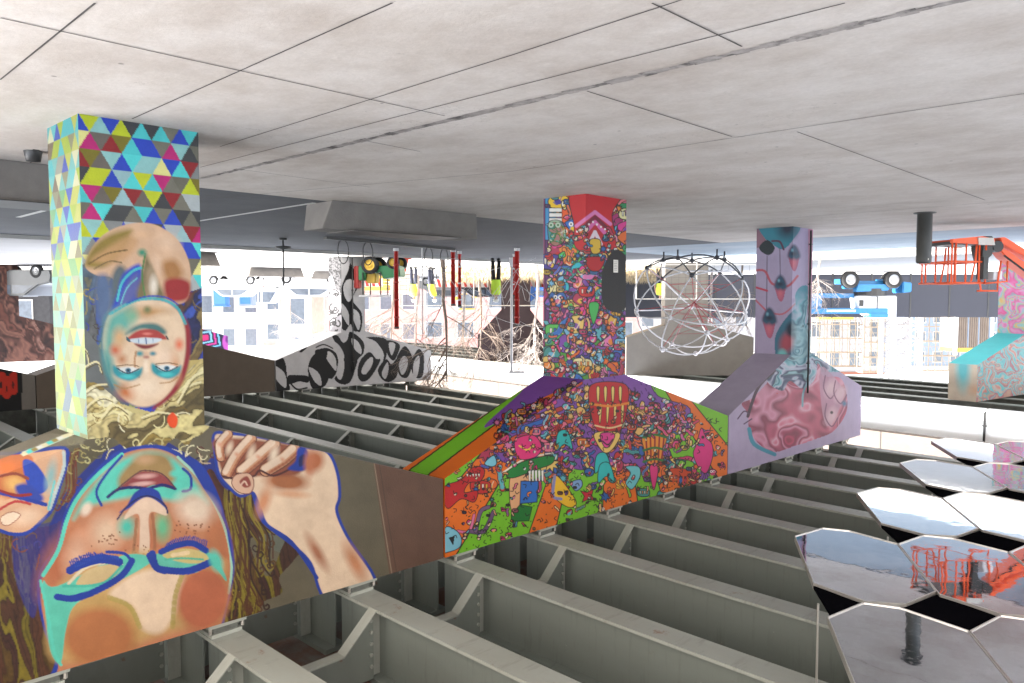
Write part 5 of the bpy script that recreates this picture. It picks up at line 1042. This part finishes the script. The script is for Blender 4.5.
r2 = MB(); r2.tube([(LX(966), .5, LZ(284)), (LX(990), .5, LZ(282)), (LX(990), .5, LZ(262))], .02, 6); r2.tube([(LX(966), .3, LZ(291)), (LX(988), .3, LZ(291)), (LX(988), .3, LZ(283))], .02, 6); r2.tube([(LX(970), .3, LZ(291)), (LX(968), .3, LZ(280))], .02, 6); r2.tube([(LX(980), .5, LZ(284)), (LX(983), .5, LZ(262))], .02, 6); r2.build('control_rail', 'lift_orange', t, True)
MB().box(LX(964), LX(970), .3, .5, LZ(254), LZ(280)).build('control_console', 'dark_metal', t, bevel=.01); MB().box(LX(976), LX(986), .25, .48, LZ(272), LZ(280)).build('control_panel', 'light_panel', t, bevel=.01); MB().box(LX(962), LX(969), .38, .52, LZ(252), LZ(258)).build('manual_box', 'dark_metal', t, bevel=.01)
MB().prism([(LX(957), LZ(240)), (LX(973), LZ(240)), (LX(975), LZ(247)), (LX(958), LZ(247))], 'y', .5, .53).build('warning_plate', 'cornice', t)
m = MB(); m.prism([(LX(975), LZ(237)), (LX(986), LZ(237)), (LX(986), LZ(255)), (LX(978), LZ(262)), (LX(974), LZ(250))], 'y', -.16, .2); m.build('rotator', 'dark_metal', t, bevel=.02)
MB().lathe([(0, .16), (.12, .16), (.12, -.16), (0, -.16)], (LX(993), 0, LZ(247)), 18, 'y').build('pivot', 'dark_metal', t); MB().box(LX(984), LX(993), -.1, .12, LZ(243), LZ(250)).build('bracket', 'light_panel', t)
m = MB(); m.prism([(LX(996), LZ(238)), (LX(1002), LZ(237.5)), (LX(1060), LZ(268)), (LX(1060), LZ(273)), (LX(998), LZ(244))], 'y', -.12, .12); m.build('upper_arm', 'lift_orange', t, bevel=.015)
m = MB(); m.prism([(LX(994), LZ(249)), (LX(1003), LZ(250)), (LX(1018), LZ(259)), (LX(1100), LZ(300)), (LX(1095), LZ(318)), (LX(1002), LZ(258))], 'y', -.15, .15); m.build('lower_arm', 'lift_orange', t, bevel=.02)
m = MB().tube([(LX(998), .2, LZ(256)), (LX(1040), .2, LZ(283)), (LX(1100), .2, LZ(321))], .02, 6).build('hose', 'dark_metal', t, True)
MB().prism([(LX(1080), 0), (LX(1230), 0), (LX(1230), 1.5), (LX(1150), 2.1), (LX(1080), LZ(320))], 'y', -.9, .9).build('chassis', 'lift_orange', t, bevel=.05)
for xx in (1100, 1205):
    for yy in (-.95, .95): MB().lathe([(0, .16), (.3, .16), (.42, .1), (.42, -.1), (.3, -.16), (0, -.16)], (LX(xx), yy, .42), 22, 'y').build('wheel', 'rubber', t, True)
# ------------------------------------------------------------------ generic wheels / vehicles
def wheel(parent, x, y, z, r, w, rim='wheel_rim'):
    tyre = MB().lathe([(r*.6, w/2), (r*.93, w/2), (r, w*.35), (r, -w*.35), (r*.93, -w/2), (r*.6, -w/2)], (x, y, z), 24, 'y').build('wheel', 'rubber', parent, True)
    MB().lathe([(0, w*.3), (r*.2, w*.42), (r*.3, w*.2), (r*.55, w*.25), (r*.62, w*.45), (r*.62, -w*.45), (0, -w*.3)], (x, y, z), 18, 'y').build('rim', rim, tyre, True)
# blue big boom lift parked by the grey hoarding
D = 45.5; s = D/FL; cen = col_at(850, D); t = thing('blue_lift', 'blue aerial lift with light engine cover parked before the dark hoarding', 'boom lift', (cen.x, cen.y, 0), FACE)
BX = lambda px: (px-850)*s
BZ = lambda py: CH+(py-HZ)*s
for px, yy in ((842, .9), (884, .9), (856, -.9), (896, -.9)): wheel(t, BX(px), yy, .5, .5, .4)
MB().box(BX(844), BX(894), -.45, .5, .55, 1.0).build('chassis', 'lift_blue', t, bevel=.04)
for px in (844, 886): MB().box(BX(px)-.25, BX(px)+.25, -.95, .95, .42, .72).build('axle', 'lift_blue', t, bevel=.03)
MB().prism([(BX(850), .75), (BX(882), .75), (BX(880), 1.12), (BX(848), 1.2)], 'y', .5, .95).build('side_tank', 'lift_blue', t, bevel=.03); MB().lathe([(0, 1.0), (.9, 1.0), (.9, 1.42), (0, 1.42)], (BX(868), .1, 0), 20).build('turntable', 'dark_metal', t)
MB().prism([(BX(896), .6), (BX(905), .65), (BX(905), 1.2), (BX(896), 1.25)], 'y', -.6, .7).build('counterweight', 'lift_blue', t, bevel=.05)
MB().prism([(BX(850), 1.42), (BX(889), 1.42), (BX(889), BZ(318)), (BX(868), BZ(318)), (BX(852), BZ(309))], 'y', -.2, .9).build('engine_cover', 'light_panel', t, bevel=.05)
MB().box(BX(869), BX(870), .9, .92, 1.45, BZ(309)).build('cover_seam', 'dark_metal', t); MB().box(BX(852), BX(856), .9, .93, BZ(300), BZ(306)).build('vent', 'dark_metal', t)
MB().box(BX(790), BX(850), -.1, .5, BZ(293.5), BZ(298)).build('boom', 'lift_blue', t, bevel=.03); MB().box(BX(790), BX(880), .25, .95, BZ(308), BZ(313.5)).build('boom', 'lift_blue', t, bevel=.03); MB().box(BX(790), BX(817), 0, .7, BZ(298), BZ(308)).build('boom_knuckle', 'lift_blue', t, bevel=.04)
MB().box(BX(862), BX(880), .2, 1.0, BZ(313), BZ(317)).build('boom_head', 'lift_blue', t, bevel=.03); MB().lathe([(0, .1), (.18, .1), (.18, -.1), (0, -.1)], (BX(797), .8, BZ(303)), 14, 'y').build('pin', 'dark_metal', t); MB().box(BX(820), BX(848), .96, 1.0, BZ(309.5), BZ(311.5)).build('cylinder_rod', 'light_panel', t)
# dark hoarding
D = 49.; s = D/FL; a_, b_ = 560, 1075
t = thing('hoarding', 'long dark slate hoarding fence behind the blue lift and rope dome', 'fence', tuple(col_at(800, D)), FACE)
x = (a_-800)*s
while x < (b_-800)*s: MB().box(x, x+2.38, -.03, .03, .05, 2.75).build('fence_panel', 'hoarding', t); MB().box(x+2.38, x+2.46, -.06, .06, 0, 2.8).build('post', 'dark_metal', t); x += 2.46
# buildings etc behind
def bld(name, label, px0, px1, py_top, D, wall, dpth=8, floors=2, cols=4, win='glass', roof='cornice', group=None, zbase=0):
    s = D/FL; w = (px1-px0)*s; h = CH+(py_top-HZ)*s; c = col_at((px0+px1)/2, D); t = thing(name, label, 'building', tuple(c), FACE, group)
    MB().box(-w/2, w/2, -dpth, 0, zbase, h).build('wall', wall, t); MB().box(-w/2-.15, w/2+.15, -dpth-.1, .18, h, h+.3).build('roof', roof, t)
    fh = h/floors
    for j in range(floors):
        for i in range(cols):
            cx = -w/2+w*(i+.5)/cols; ww = w/cols*.5; z = j*fh+fh*.3
            f = MB(); f.box(cx-ww/2-.08, cx+ww/2+.08, .003, .06, z-.12, z+fh*.5+.1).build('window', 'cornice', t); MB().box(cx-ww/2, cx+ww/2, .061, .08, z, z+fh*.5).build('pane', win, bpy.data.objects[C.objects[-1].name])
    return t
bld('brick_building', 'faded red brick building with pale windows behind the bare trees', 418, 640, 372, 84, 'brick_red', 10, 3, 7)
bld('brick_building', 'long low red brick wing left of the black and white pier', 262, 420, 345, 92, 'brick_red', 9, 2, 7)
bld('tan_building', 'small tan building standing in front of the brick wing', 283, 312, 334, 80, 'brick_tan', 5, 1, 1)
bld('dark_backdrop', 'added dark backdrop at the far left behind the parked cars', -90, 50, 352, 62, 'backdrop_dark', 6, 1, 2)  # block added as a dark backdrop so the far left stays dark
bld('white_building', 'pale shopfront building behind the parked white car', 130, 262, 352, 95, 'pale_wall', 9, 2, 6)
bld('construction_block', 'half-built pale block with red roof right of the lilac pier', 806, 884, 372, 82, 'pale_wall', 8, 3, 4, roof='roof_red')
bld('pale_block', 'distant blue-grey block at the right between tower and pier', 912, 1000, 366, 100, 'grey_blue_wall', 9, 4, 5)
bld('pale_block', 'white distant block seen behind the climbing sphere', 636, 800, 352, 110, 'pale_wall', 9, 3, 7)
# construction scaffold frames
def scaffold(label, px0, px1, py0, py1, D, nx, nz):
    s = D/FL; c = col_at((px0+px1)/2, D); w = (px1-px0)*s; z1 = CH+(py1-HZ)*s; t = thing('scaffold', label, 'scaffold', tuple(c), FACE, 'construction scaffolds')
    st = MB(); pk = MB(); br = MB()
    for i in range(nx+1):
        for yy in (0, 1.2): st.tube([(-w/2+w*i/nx, yy, 0), (-w/2+w*i/nx, yy, z1)], .04, 5)
    for j in range(1, nz+1):
        z = z1*j/nz; pk.box(-w/2, w/2, 0, 1.2, z-.06, z)
        for zz in (z, min(z+.5, z1)): st.tube([(-w/2, 1.2, zz), (w/2, 1.2, zz)], .03, 5)
    for i in range(nx): 
        for j in range(nz): br.tube([(-w/2+w*i/nx, 1.2, z1*j/nz), (-w/2+w*(i+1)/nx, 1.2, z1*(j+1)/nz)], .025, 4)
    st.build('standards', 'scaffold', t); pk.build('deck_boards', 'brick_tan', t); br.build('braces', 'scaffold', t)
scaffold('tan scaffold against the half-built pale block', 812, 858, 0, 366, 76, 6, 6)
scaffold('scaffold bay with yellow boards right of the tan scaffold', 858, 886, 0, 372, 74, 4, 6)
scaffold('scaffold bay right of the white lattice tower', 916, 950, 0, 370, 78, 5, 6)
D = 66; s = D/FL; t = thing('lattice_tower', 'white lattice tower rising over the dark hoarding', 'tower', tuple(col_at(901, D)), FACE); w = 1.1; H = CH+86*s
lg = MB(); lx = MB()
for sx in (-w, w):
    for sy in (-w, w): lg.box(sx-.16, sx+.16, sy-.16, sy+.16, 0, H)
nz = 7
for j in range(nz):
    z0, z1 = H*j/nz, H*(j+1)/nz
    for sy in (-w, w): lx.tube([(-w, sy, z0), (w, sy, z1)], .1, 5); lx.tube([(w, sy, z0), (-w, sy, z1)], .1, 5); lx.tube([(-w, sy, z1), (w, sy, z1)], .1, 5)
lg.build('legs', 'pale_wall', t); lx.build('lattice', 'pale_wall', t)
D = 62; s = D/FL; t = thing('shipping_container', 'grey-brown ribbed container with pale posts behind the boom lift', 'container', tuple(col_at(974, D)), FACE); w = 17*s; m = MB(); m.box(-w, w, -2.4, 0, 1.6+16*s, 1.6+49*s)
m.build('body', 'brick_tan', t)
for i in range(16): MB().box(-w+i*w/8, -w+i*w/8+w/18, 0.002, .08, 1.6+16.5*s, 1.6+48.5*s).build('rib', 'grey_blue_wall' if i % 5 == 0 else 'parapet', t)
MB().box(-w, w, -2.4, .1, 1.6+49*s, 1.6+53*s).build('top_rail', 'yellow', t)
for xx in (-w*1.05, w*1.05): MB().box(xx-.12, xx+.12, -.1, .1, 0, 1.6+56*s).build('post', 'white_steel', t)
# cars
def car(label, px, D, length, col, rz=0, group='cars parked on the street', h=1.45, rim='wheel_rim', flip=1):
    t = thing('parked_car', label, 'car', tuple(col_at(px, D)), FACE+rz, group); L = length/2; hw = .88
    prof = [(-L, .45), (-L+.05, .78), (-L+.8, .92), (-L+1.35, h-.05), (-L+1.8, h), (L-1.5, h), (L-.75, .98), (L-.1, .86), (L, .5), (L-.1, .25), (-L+.15, .25)]
    MB().prism([(x*flip, z) for x, z in prof], 'y', -hw, hw).build('body', col, t, bevel=.06)
    for sy in (-1, 1):
        g = [(-L+1.0, .95), (-L+1.48, h-.12), (-.05, h-.1), (-.05, .95)], [(.05, .95), (.05, h-.1), (L-1.55, h-.12), (L-1.0, .98)]
        for q in g: MB().prism([(x*flip, z) for x, z in q], 'y', min(sy*hw, sy*(hw+.012)), max(sy*hw, sy*(hw+.012))).build('side_window', 'glass', t)
    for x in (-L+.85, L-.85):
        for y in (-hw+.08, hw-.08): wheel(t, x*flip, y, .32, .32, .2, rim)
    for sy in (-.6, .6): MB().ico((flip*(-L+.08), sy, .68), .12, 1, (.4, 1, .6)).build('headlight', 'light_panel', t, True); MB().ico((flip*(L-.06), sy, .72), .1, 1, (.4, 1, .6)).build('tail_light', 'lamp_red', t, True)
    return t
car('white car right of the nearest pier, leftmost of the parked row', 238, 54, 4.3, 'car_white', R(4))
car('white car with bright hubcap beside the dark play post', 312, 50, 4.5, 'car_white', R(-4))
car('grey car behind the hi-vis worker left of the red pair of posts', 446, 58, 4.4, 'car_grey', R(5))
car('dark car left of the tallest red post', 484, 56, 4.6, 'car_dark', R(-8))
car('silver car in shade left of the nearest pier', 28, 37, 4.4, 'car_shade', R(12))
car('black car parked behind the silver car at the far left', 18, 46, 4.6, 'car_dark', R(-5))
car('white van-like car far behind the row', 262, 70, 5.2, 'car_white', R(2), h=2.0)
# small green tractor
D = 29.6; s = D/FL; t = thing('tractor', 'small green and yellow tractor right of the black and white pier', 'tractor', tuple(col_at(382, D)), FACE+R(10))
wheel(t, -.28, .45, .33, .33, .22, 'yellow'); wheel(t, .62, .45, .24, .24, .18, 'yellow'); wheel(t, -.28, -.45, .33, .33, .22, 'yellow'); wheel(t, .62, -.45, .24, .24, .18, 'yellow')
MB().prism([(-.8, .35), (.8, .35), (.85, .75), (.15, .85), (.1, .6), (-.5, .6), (-.55, .9), (-.8, .9)], 'y', -.35, .35).build('body', 'tractor_green', t, bevel=.03); MB().box(-.55, -.15, -.22, .22, .62, 1.0).build('seat', 'yellow', t, bevel=.04)
rb = MB()
for x in (-.6, .1):
    for y in (-.4, .4): rb.tube([(x, y, .6), (x, y, 1.45)], .025, 6)
rb.tube([(-.6, -.4, 1.45), (-.6, .4, 1.45)], .025, 6); rb.build('roll_bar', 'dark_metal', t); MB().box(-.75, .2, -.48, .48, 1.45, 1.52).build('canopy', 'light_panel', t, bevel=.02); MB().box(-1.1, -.8, -.3, .3, .35, 1.2).build('toolbox', 'red_post', t, bevel=.03)
# traffic cone
g = gz(404.5, 258); t = thing('traffic_cone', 'orange traffic cone between the leftmost red post and the workers', 'cone', tuple(g)); MB().lathe([(0, .62), (.03, .62), (.17, .05)], (0, 0, 0), 16).build('cone_body', 'cone', t, True); MB().box(-.2, .2, -.2, .2, 0, .05).build('base', 'cone', t); MB().lathe([(.081, .42), (.115, .28)], (0, 0, 0), 16).build('band', 'cornice', t)
# people
def person(label, px, D, vest, legs, rz=0, h=1.75, hat=True, lean=0.):
    t = tag(skinfig(h, lean), label, 'person', 'workers in hi-vis vests'); t.location = col_at(px, D); t.rotation_euler = (0, 0, FACE+rz); k = h/1.75
    v = MB(); v.lathe([(.12, 1.46), (.2, 1.42), (.215, 1.2), (.19, 1.0), (.2, .86)], (0, 0, 0), 16); v.v = [(x*k, y*.68*k+lean*max(0, z-.9)*k, z*k) for x, y, z in v.v]; v.build('vest', vest, t, True)
    for sx in (-1, 1):
        q = MB().tube([(sx*.1*k, 0, .9*k), (sx*.12*k, .02, .5*k), (sx*.13*k, 0, .1*k)], .1*k, 8, .075*k); q.build('trouser_leg', legs, t, True); MB().ico((sx*.13*k, .06, .05), .1, 2, (.7, 1.4, .55)).build('boot', 'rubber', t, True)
    if hat: MB().lathe([(0, .13), (.07, .12), (.115, .06), (.12, 0), (.15, -.005)], (0, lean*.7*k, 1.64*k), 16).build('hard_hat', 'helmet', t, True)
    else: MB().ico((0, lean*.7*k-.015, 1.68*k), .107*k, 2, (1, 1, .9)).build('hair', 'navy', t, True)
    return t
def skinfig(h, lean):
    k = h/1.75; L = lambda z: lean*max(0, z-.9)
    J = [(0, .92, .13), (0, 1.15, .14), (0, 1.38, .16), (0, 1.48, .06), (0, 1.56, .055), (0, 1.66, .095), (0, 1.72, .08)]
    vs = [(x, L(z), z) for x, z, r in J]; rs = [r for _, _, r in J]; es = [(i, i+1) for i in range(6)]
    for sx in (-1, 1):
        n = len(vs); arm = [(sx*.19, 1.4, .06, 0), (sx*.26, 1.14, .045, .02), (sx*.24, .9, .035, .12), (sx*.235, .82, .03, .15)]
        vs += [(x, L(z)+y, z) for x, z, r, y in arm]; rs += [a[2] for a in arm]; es += [(2, n), (n, n+1), (n+1, n+2), (n+2, n+3)]
        n = len(vs); leg = [(sx*.1, .86, .09, 0), (sx*.12, .5, .065, .02), (sx*.13, .1, .045, 0), (sx*.13, .04, .04, .12)]
        vs += [(x, y, z) for x, z, r, y in leg]; rs += [a[2] for a in leg]; es += [(0, n), (n, n+1), (n+1, n+2), (n+2, n+3)]
    me = bpy.data.meshes.new('person'); me.from_pydata([(a*k, b*k, c*k) for a, b, c in vs], es, []); o = bpy.data.objects.new('person', me); C.objects.link(o)
    md = o.modifiers.new('s', 'SKIN'); md.use_smooth_shade = True
    for i, r in enumerate(rs): me.skin_vertices[0].data[i].radius = (r*k, r*k*.75); 
    me.skin_vertices[0].data[0].use_root = True
    o.modifiers.new('d', 'SUBSURF').render_levels = 1; o.modifiers['d'].levels = 1; me.materials.append(MATS['skin']); return o
person('worker in a lime vest and black trousers near the tallest red post', 496, 30.5, 'hivis', 'rubber', R(160), 1.72)
person('worker in a lime vest and navy trousers beside the traffic cone', 414, 39, 'hivis', 'navy', R(20), 1.75)
person('worker in lime vest bending slightly, right of the cone', 431, 39.5, 'hivis', 'navy', R(-60), 1.75, lean=.35)
person('person standing behind the climbing sphere in a lime vest', 660, 38, 'hivis', 'navy', R(30), 1.7, False)
# site clutter
brp = None
for k, (px, D) in enumerate([(545, 50), (533, 50), (448, 49), (462, 49.5), (476, 50), (370, 47), (352, 47.5)]):
    lab = 'white and red site barrier, %s' % ['fifth', 'fourth', 'first left of the red posts', 'second', 'third', 'behind the tractor right', 'behind the tractor left'][k]
    if brp is None:
        brp = thing('site_barrier', lab, 'barrier', tuple(col_at(px, D)), FACE, 'site barriers'); MB().box(-.8, .8, -.03, .03, .35, .85).build('board', 'cornice', brp, bevel=.01)
        for i in range(4): MB().prism([(-.7+i*.38, .36), (-.52+i*.38, .36), (-.4+i*.38, .84), (-.58+i*.38, .84)], 'y', .031, .036).build('stripe', 'red_post', brp)
        for xx in (-.7, .7): MB().box(xx-.03, xx+.03, -.3, .3, 0, .05).build('foot', 'dark_metal', brp); MB().box(xx-.03, xx+.03, -.029, .029, .05, .35).build('leg', 'dark_metal', brp)
    else: dup(brp, lab, tuple(col_at(px, D)))
for px, D, w, h, mm, lab in ((300, 56, 2.2, 1.3, 'brick_tan', 'stack of tan timber behind the dark play post'), (372, 52, 2.4, 1.0, 'yellow', 'pile of yellow boards behind the green tractor'), (404, 50, 1.6, 1.2, 'brick_tan', 'tan crate pile behind the cone'), (835, 60, 2.6, 3.2, 'yellow', 'yellow stacked panels beyond the hoarding right of the lilac pier')):
    t = thing('material_stack', lab, 'stack', tuple(col_at(px, D)), FACE+R(8)); n = 5
    for i in range(n): MB().box(-w/2+.05*(i % 2), w/2-.07*(i % 3), -.5, .5, .06+i*h/n, .06+(i+.85)*h/n).build('board_layer', mm, t)
    MB().box(-w/2, w/2, -.45, .45, 0, .055).build('pallet', 'bark', t)
t = thing('loader', 'small yellow loader with black cab beyond the site fence', 'loader', tuple(col_at(470, 66)), FACE+R(12))
for x in (-.9, .8):
    for y in (-.75, .75): wheel(t, x, y, .5, .5, .35, 'yellow')
MB().prism([(-1.5, .6), (1.3, .6), (1.4, 1.3), (.4, 1.5), (.3, 1.2), (-.9, 1.2), (-1.0, 1.7), (-1.5, 1.6)], 'y', -.6, .6).build('body', 'yellow', t, bevel=.04); MB().box(-.8, .3, -.55, .55, 1.25, 2.4).build('cab', 'glass', t, bevel=.04); MB().box(-.85, .35, -.6, .6, 2.4, 2.5).build('cab_roof', 'yellow', t, bevel=.02); MB().prism([(1.4, .3), (2.3, .2), (2.2, .9), (1.5, .8)], 'y', -.8, .8).build('bucket', 'dark_metal', t, bevel=.02)
t = thing('portable_toilet', 'blue and white portable toilet behind the white cars', 'toilet cabin', tuple(col_at(248, 64)), FACE); MB().box(-.55, .55, -.55, .55, .08, 2.15).build('cabin', 'grey_blue_wall', t, bevel=.03); MB().box(-.42, .42, .551, .58, .15, 2.0).build('door', 'bin_blue', t); MB().box(-.6, .6, -.6, .6, 2.15, 2.3).build('roof', 'cornice', t, bevel=.04)
car('grey pickup seen between the bench and the black and white pier', 330, 62, 5.0, 'car_grey', R(-3))
car('blue car in the street behind the bare trees', 546, 62, 4.3, 'bin_blue', R(6))
# blue bin and tarpaulin
t = thing('blue_bin', 'small blue wheeled bin beyond the parked white cars', 'bin', tuple(col_at(222, 62)), FACE); MB().box(-.5, .5, -.4, .4, .12, 2.1).build('bin_body', 'bin_blue', t, bevel=.05); MB().box(-.54, .54, -.44, .44, 2.1, 2.2).build('lid', 'bin_blue', t)
t = thing('blue_tarpaulin', 'blue covered stand right of the tallest red post', 'cover', tuple(col_at(526, 46)), FACE); MB().prism([(-.45, .9), (.5, .85), (.55, 1.5), (.1, 1.9), (-.4, 1.6)], 'y', -.3, .3).build('cover', 'bin_blue', t, bevel=.06); MB().tube([(0, 0, 0), (0, 0, .9)], .05, 6).build('pole', 'dark_metal', t)
# lamp posts
for px, D, h, lab in ((511.5, 30, 4.4, 'white slender lamp post crossing the dark-haired mural'), (262, 52, 5.5, 'white street pole among the parked white cars'), (427, 60, 4.5, 'thin pole between the workers and the trees')):
    t = thing('lamp_post', lab, 'lamp post', tuple(col_at(px, D)), FACE, 'slim street poles'); MB().tube([(0, 0, 0), (0, 0, h)], .05, 8).build('pole', 'white_tube', t, True); MB().lathe([(.09, 0), (.09, .3), (.05, .35)], (0, 0, 0), 10).build('base', 'white_tube', t); MB().box(-.1, .5, -.07, .07, h, h+.08).build('lamp_head', 'light_panel', t)
# bank of dry grass
gr = MB(); rng = random.Random(12)
for i in range(5200):
    px = rng.uniform(448, 660); D = rng.uniform(37, 47); p = col_at(px, D); z = .0+.42*min(1, (D-36)/6); a = rng.uniform(0, 6.28); hh = rng.uniform(.1, .4); w = .025; n = len(gr.v)
    gr.v += [(p.x-w*math.cos(a), p.y-w*math.sin(a), z-.1), (p.x+w*math.cos(a), p.y+w*math.sin(a), z-.1), (p.x+rng.uniform(-.3, .3), p.y+rng.uniform(-.3, .3), z+hh)]; gr.f.append((n, n+1, n+2))
gr2 = gr.build('dry_grass', 'dry_grass'); struct(gr2, 'stuff')
# bank surface
q = [col_at(440, 36), col_at(675, 36), col_at(675, 42), col_at(440, 42), col_at(440, 49), col_at(675, 49)]
me = bpy.data.meshes.new('earth_bank'); me.from_pydata([(q[0].x, q[0].y, .0), (q[1].x, q[1].y, .0), (q[2].x, q[2].y, .42), (q[3].x, q[3].y, .42), (q[4].x, q[4].y, .45), (q[5].x, q[5].y, .45)], [], [(0, 1, 2, 3), (3, 2, 5, 4)]); me.materials.append(MATS['dry_grass']); ob = bpy.data.objects.new('earth_bank', me); C.objects.link(ob); struct(ob)
# wire fence panels on the bank
def wire_fence(label, px0, px1, D, h):
    a, b = col_at(px0, D), col_at(px1, D); L = (b-a).length; t = thing('wire_fence', label, 'fence', tuple(a), FACE, 'wire site fences')
    n = max(2, int(L/2.4)); f = MB(); w = MB()
    for i in range(n+1): f.tube([(L*i/n, 0, 0), (L*i/n, 0, h)], .03, 6)
    f.tube([(0, 0, h), (L, 0, h)], .02, 5); f.tube([(0, 0, .15), (L, 0, .15)], .02, 5)
    for i in range(int(L/.3)): w.tube([(i*.3, 0, .15), (i*.3, 0, h)], .006, 3)
    for j in range(6): w.tube([(0, 0, .15+j*h/6), (L, 0, .15+j*h/6)], .006, 3)
    f.build('fence_frame', 'frame_alu', t); w.build('wire_mesh', 'dark_metal', t)
wire_fence('thin wire fence behind the red posts', 400, 548, 35, 1.9)
wire_fence('thin wire fence right of the middle pier by the dome', 636, 756, 33, 1.6)
# bare trees
def tree(label, px, D, h, m, seed, spread=1., group='bare winter trees'):
    rng = random.Random(seed); p = col_at(px, D); t = thing('bare_tree', label, 'tree', tuple(p), rng.uniform(0, 6), group)
    tr = MB(); lean = Vector((rng.uniform(-.06, .06), rng.uniform(-.06, .06), 1)); pts = [Vector((0, 0, 0))+lean*(h*.8*i/6)+Vector((rng.uniform(-.06, .06), rng.uniform(-.06, .06), 0)) for i in range(7)]
    tr.tube(pts, .09*h/6, 8, .02); tr.build('trunk', m, t, True); cr_ = MB()
    def grow(o, d, L, r, lv):
        q = [o]; dd = d.copy()
        for i in range(4): dd = (dd+Vector((rng.gauss(0, .16), rng.gauss(0, .16), rng.gauss(.05, .1)))).normalized(); q.append(q[-1]+dd*L/4)
        cr_.tube(q, r, 4, r*.35)
        if lv > 0:
            for i in range(4 if lv > 1 else 5):
                b = q[rng.randint(1, 4)]; nd = (dd+Vector((rng.gauss(0, .8), rng.gauss(0, .8), rng.gauss(.1, .45)))).normalized(); grow(b, nd, L*rng.uniform(.45, .7), r*.5, lv-1)
    for i in range(13):
        k = rng.uniform(.28, 1); b = pts[0].lerp(pts[6], k); a = rng.uniform(0, 6.28); grow(b, Vector((math.cos(a)*spread, math.sin(a)*spread, rng.uniform(.3, 1.1))).normalized(), h*rng.uniform(.25, .42)*(1.25-k*.6), .03*h/6, 3)
    cr_.build('crown', m, t); return t
for args in [('bare tree with a straight trunk between the leftmost red post and the red pair', 443, 31, 6.2, 'bark', 1), ('bare tree spreading behind the black and white pier', 395, 44, 6.5, 'bark', 2), ('bare tree left of the tallest red post', 481, 42, 6., 'bark', 3), ('pale bare tree just left of the middle pier', 538, 36, 5.6, 'pale_bark', 4), ('large pale bare tree high over the brick building', 418, 52, 9., 'pale_bark', 5), ('pale bare tree behind the pair of red posts', 465, 56, 9.5, 'pale_bark', 6),
             ('thin bare tree behind the climbing sphere', 712, 42, 5., 'pale_bark', 7), ('thin bare tree beside the white pole on the left', 290, 62, 7., 'pale_bark', 8), ('small whitish tree between lilac pier and blue lift', 818, 30, 2.6, 'pale_bark', 9), ('small bare tree in front of the brick wing', 345, 60, 7, 'pale_bark', 10), ('reddish bare shrub inside the dome view', 742, 36, 3.4, 'bark', 13)]:
    tree(*args)
# small floor items
t = thing('floor_spotlight', 'small black lamp on the floor left of the nearest pier', 'spotlight', tuple(gz(33, 150))); MB().lathe([(0, .12), (.07, .12), (.09, .02), (.09, 0)], (0, 0, 0), 14).build('lamp_body', 'dark_metal', t, True); MB().box(-.12, .12, -.03, .03, 0, .02).build('mount', 'dark_metal', t)
t = thing('notice', 'white paper notice stuck on the dark door shape of the middle pier', 'notice', (7.345, 10.06, .98)); MB().box(-.006, 0, -.06, .06, 0, .2).build('paper', 'cornice', t)
nl = MB()
for k in range(6): nl.box(-.0075, -.0055, -.045, .045-.01*(k % 3), .03+k*.026, .036+k*.026)
nl.build('printed_lines', 'dark_metal', t)
# ------------------------------------------------------------------ light
w = bpy.data.worlds.new('World'); S.world = w; w.use_nodes = True; nt = w.node_tree
sk = nt.nodes.new('ShaderNodeTexSky'); sk.sky_type = 'NISHITA'; sk.sun_disc = False
EL, SV = R(46), Vector((.75, -.66, 0)).normalized()           # towards the sun
sk.sun_elevation = EL; sk.sun_rotation = math.atan2(SV.x, SV.y); sk.air_density = 1.; sk.dust_density = 2.5; sk.ozone_density = 1.
hs = nt.nodes.new('ShaderNodeHueSaturation'); hs.inputs['Saturation'].default_value = .42; hs.inputs['Value'].default_value = 1.0; nt.links.new(sk.outputs[0], hs.inputs['Color']); nt.links.new(hs.outputs[0], nt.nodes['Background'].inputs[0]); nt.nodes['Background'].inputs[1].default_value = .15
ld = bpy.data.lights.new('sun', 'SUN'); ld.energy = 4.0; ld.angle = R(.6); ld.color = (1, .95, .88); lo = bpy.data.objects.new('sun', ld); C.objects.link(lo)
dsun = -(SV*math.cos(EL)+Vector((0, 0, math.sin(EL)))); lo.rotation_euler = dsun.to_track_quat('-Z', 'Y').to_euler(); lo.location = (0, -20, 30)
# ------------------------------------------------------------------ camera (held upside down as in the photograph)
cd = bpy.data.cameras.new('camera'); co = bpy.data.objects.new('camera', cd); C.objects.link(co); S.camera = co
cd.sensor_width = 36; cd.lens = 36*FL/1024; cd.clip_end = 2500; cd.clip_start = .05
co.matrix_world = Matrix(((-RT[0], -UP[0], -F[0], 0), (-RT[1], -UP[1], -F[1], 0), (-RT[2], -UP[2], -F[2], CH), (0, 0, 0, 1)))
S.render.resolution_x = 1024; S.render.resolution_y = 683
S.render.engine = 'CYCLES'; S.cycles.max_bounces = 8; S.cycles.diffuse_bounces = 5
S.view_settings.view_transform = 'Standard'; S.view_settings.look = 'None'; S.view_settings.exposure = 2.88; S.view_settings.gamma = 1
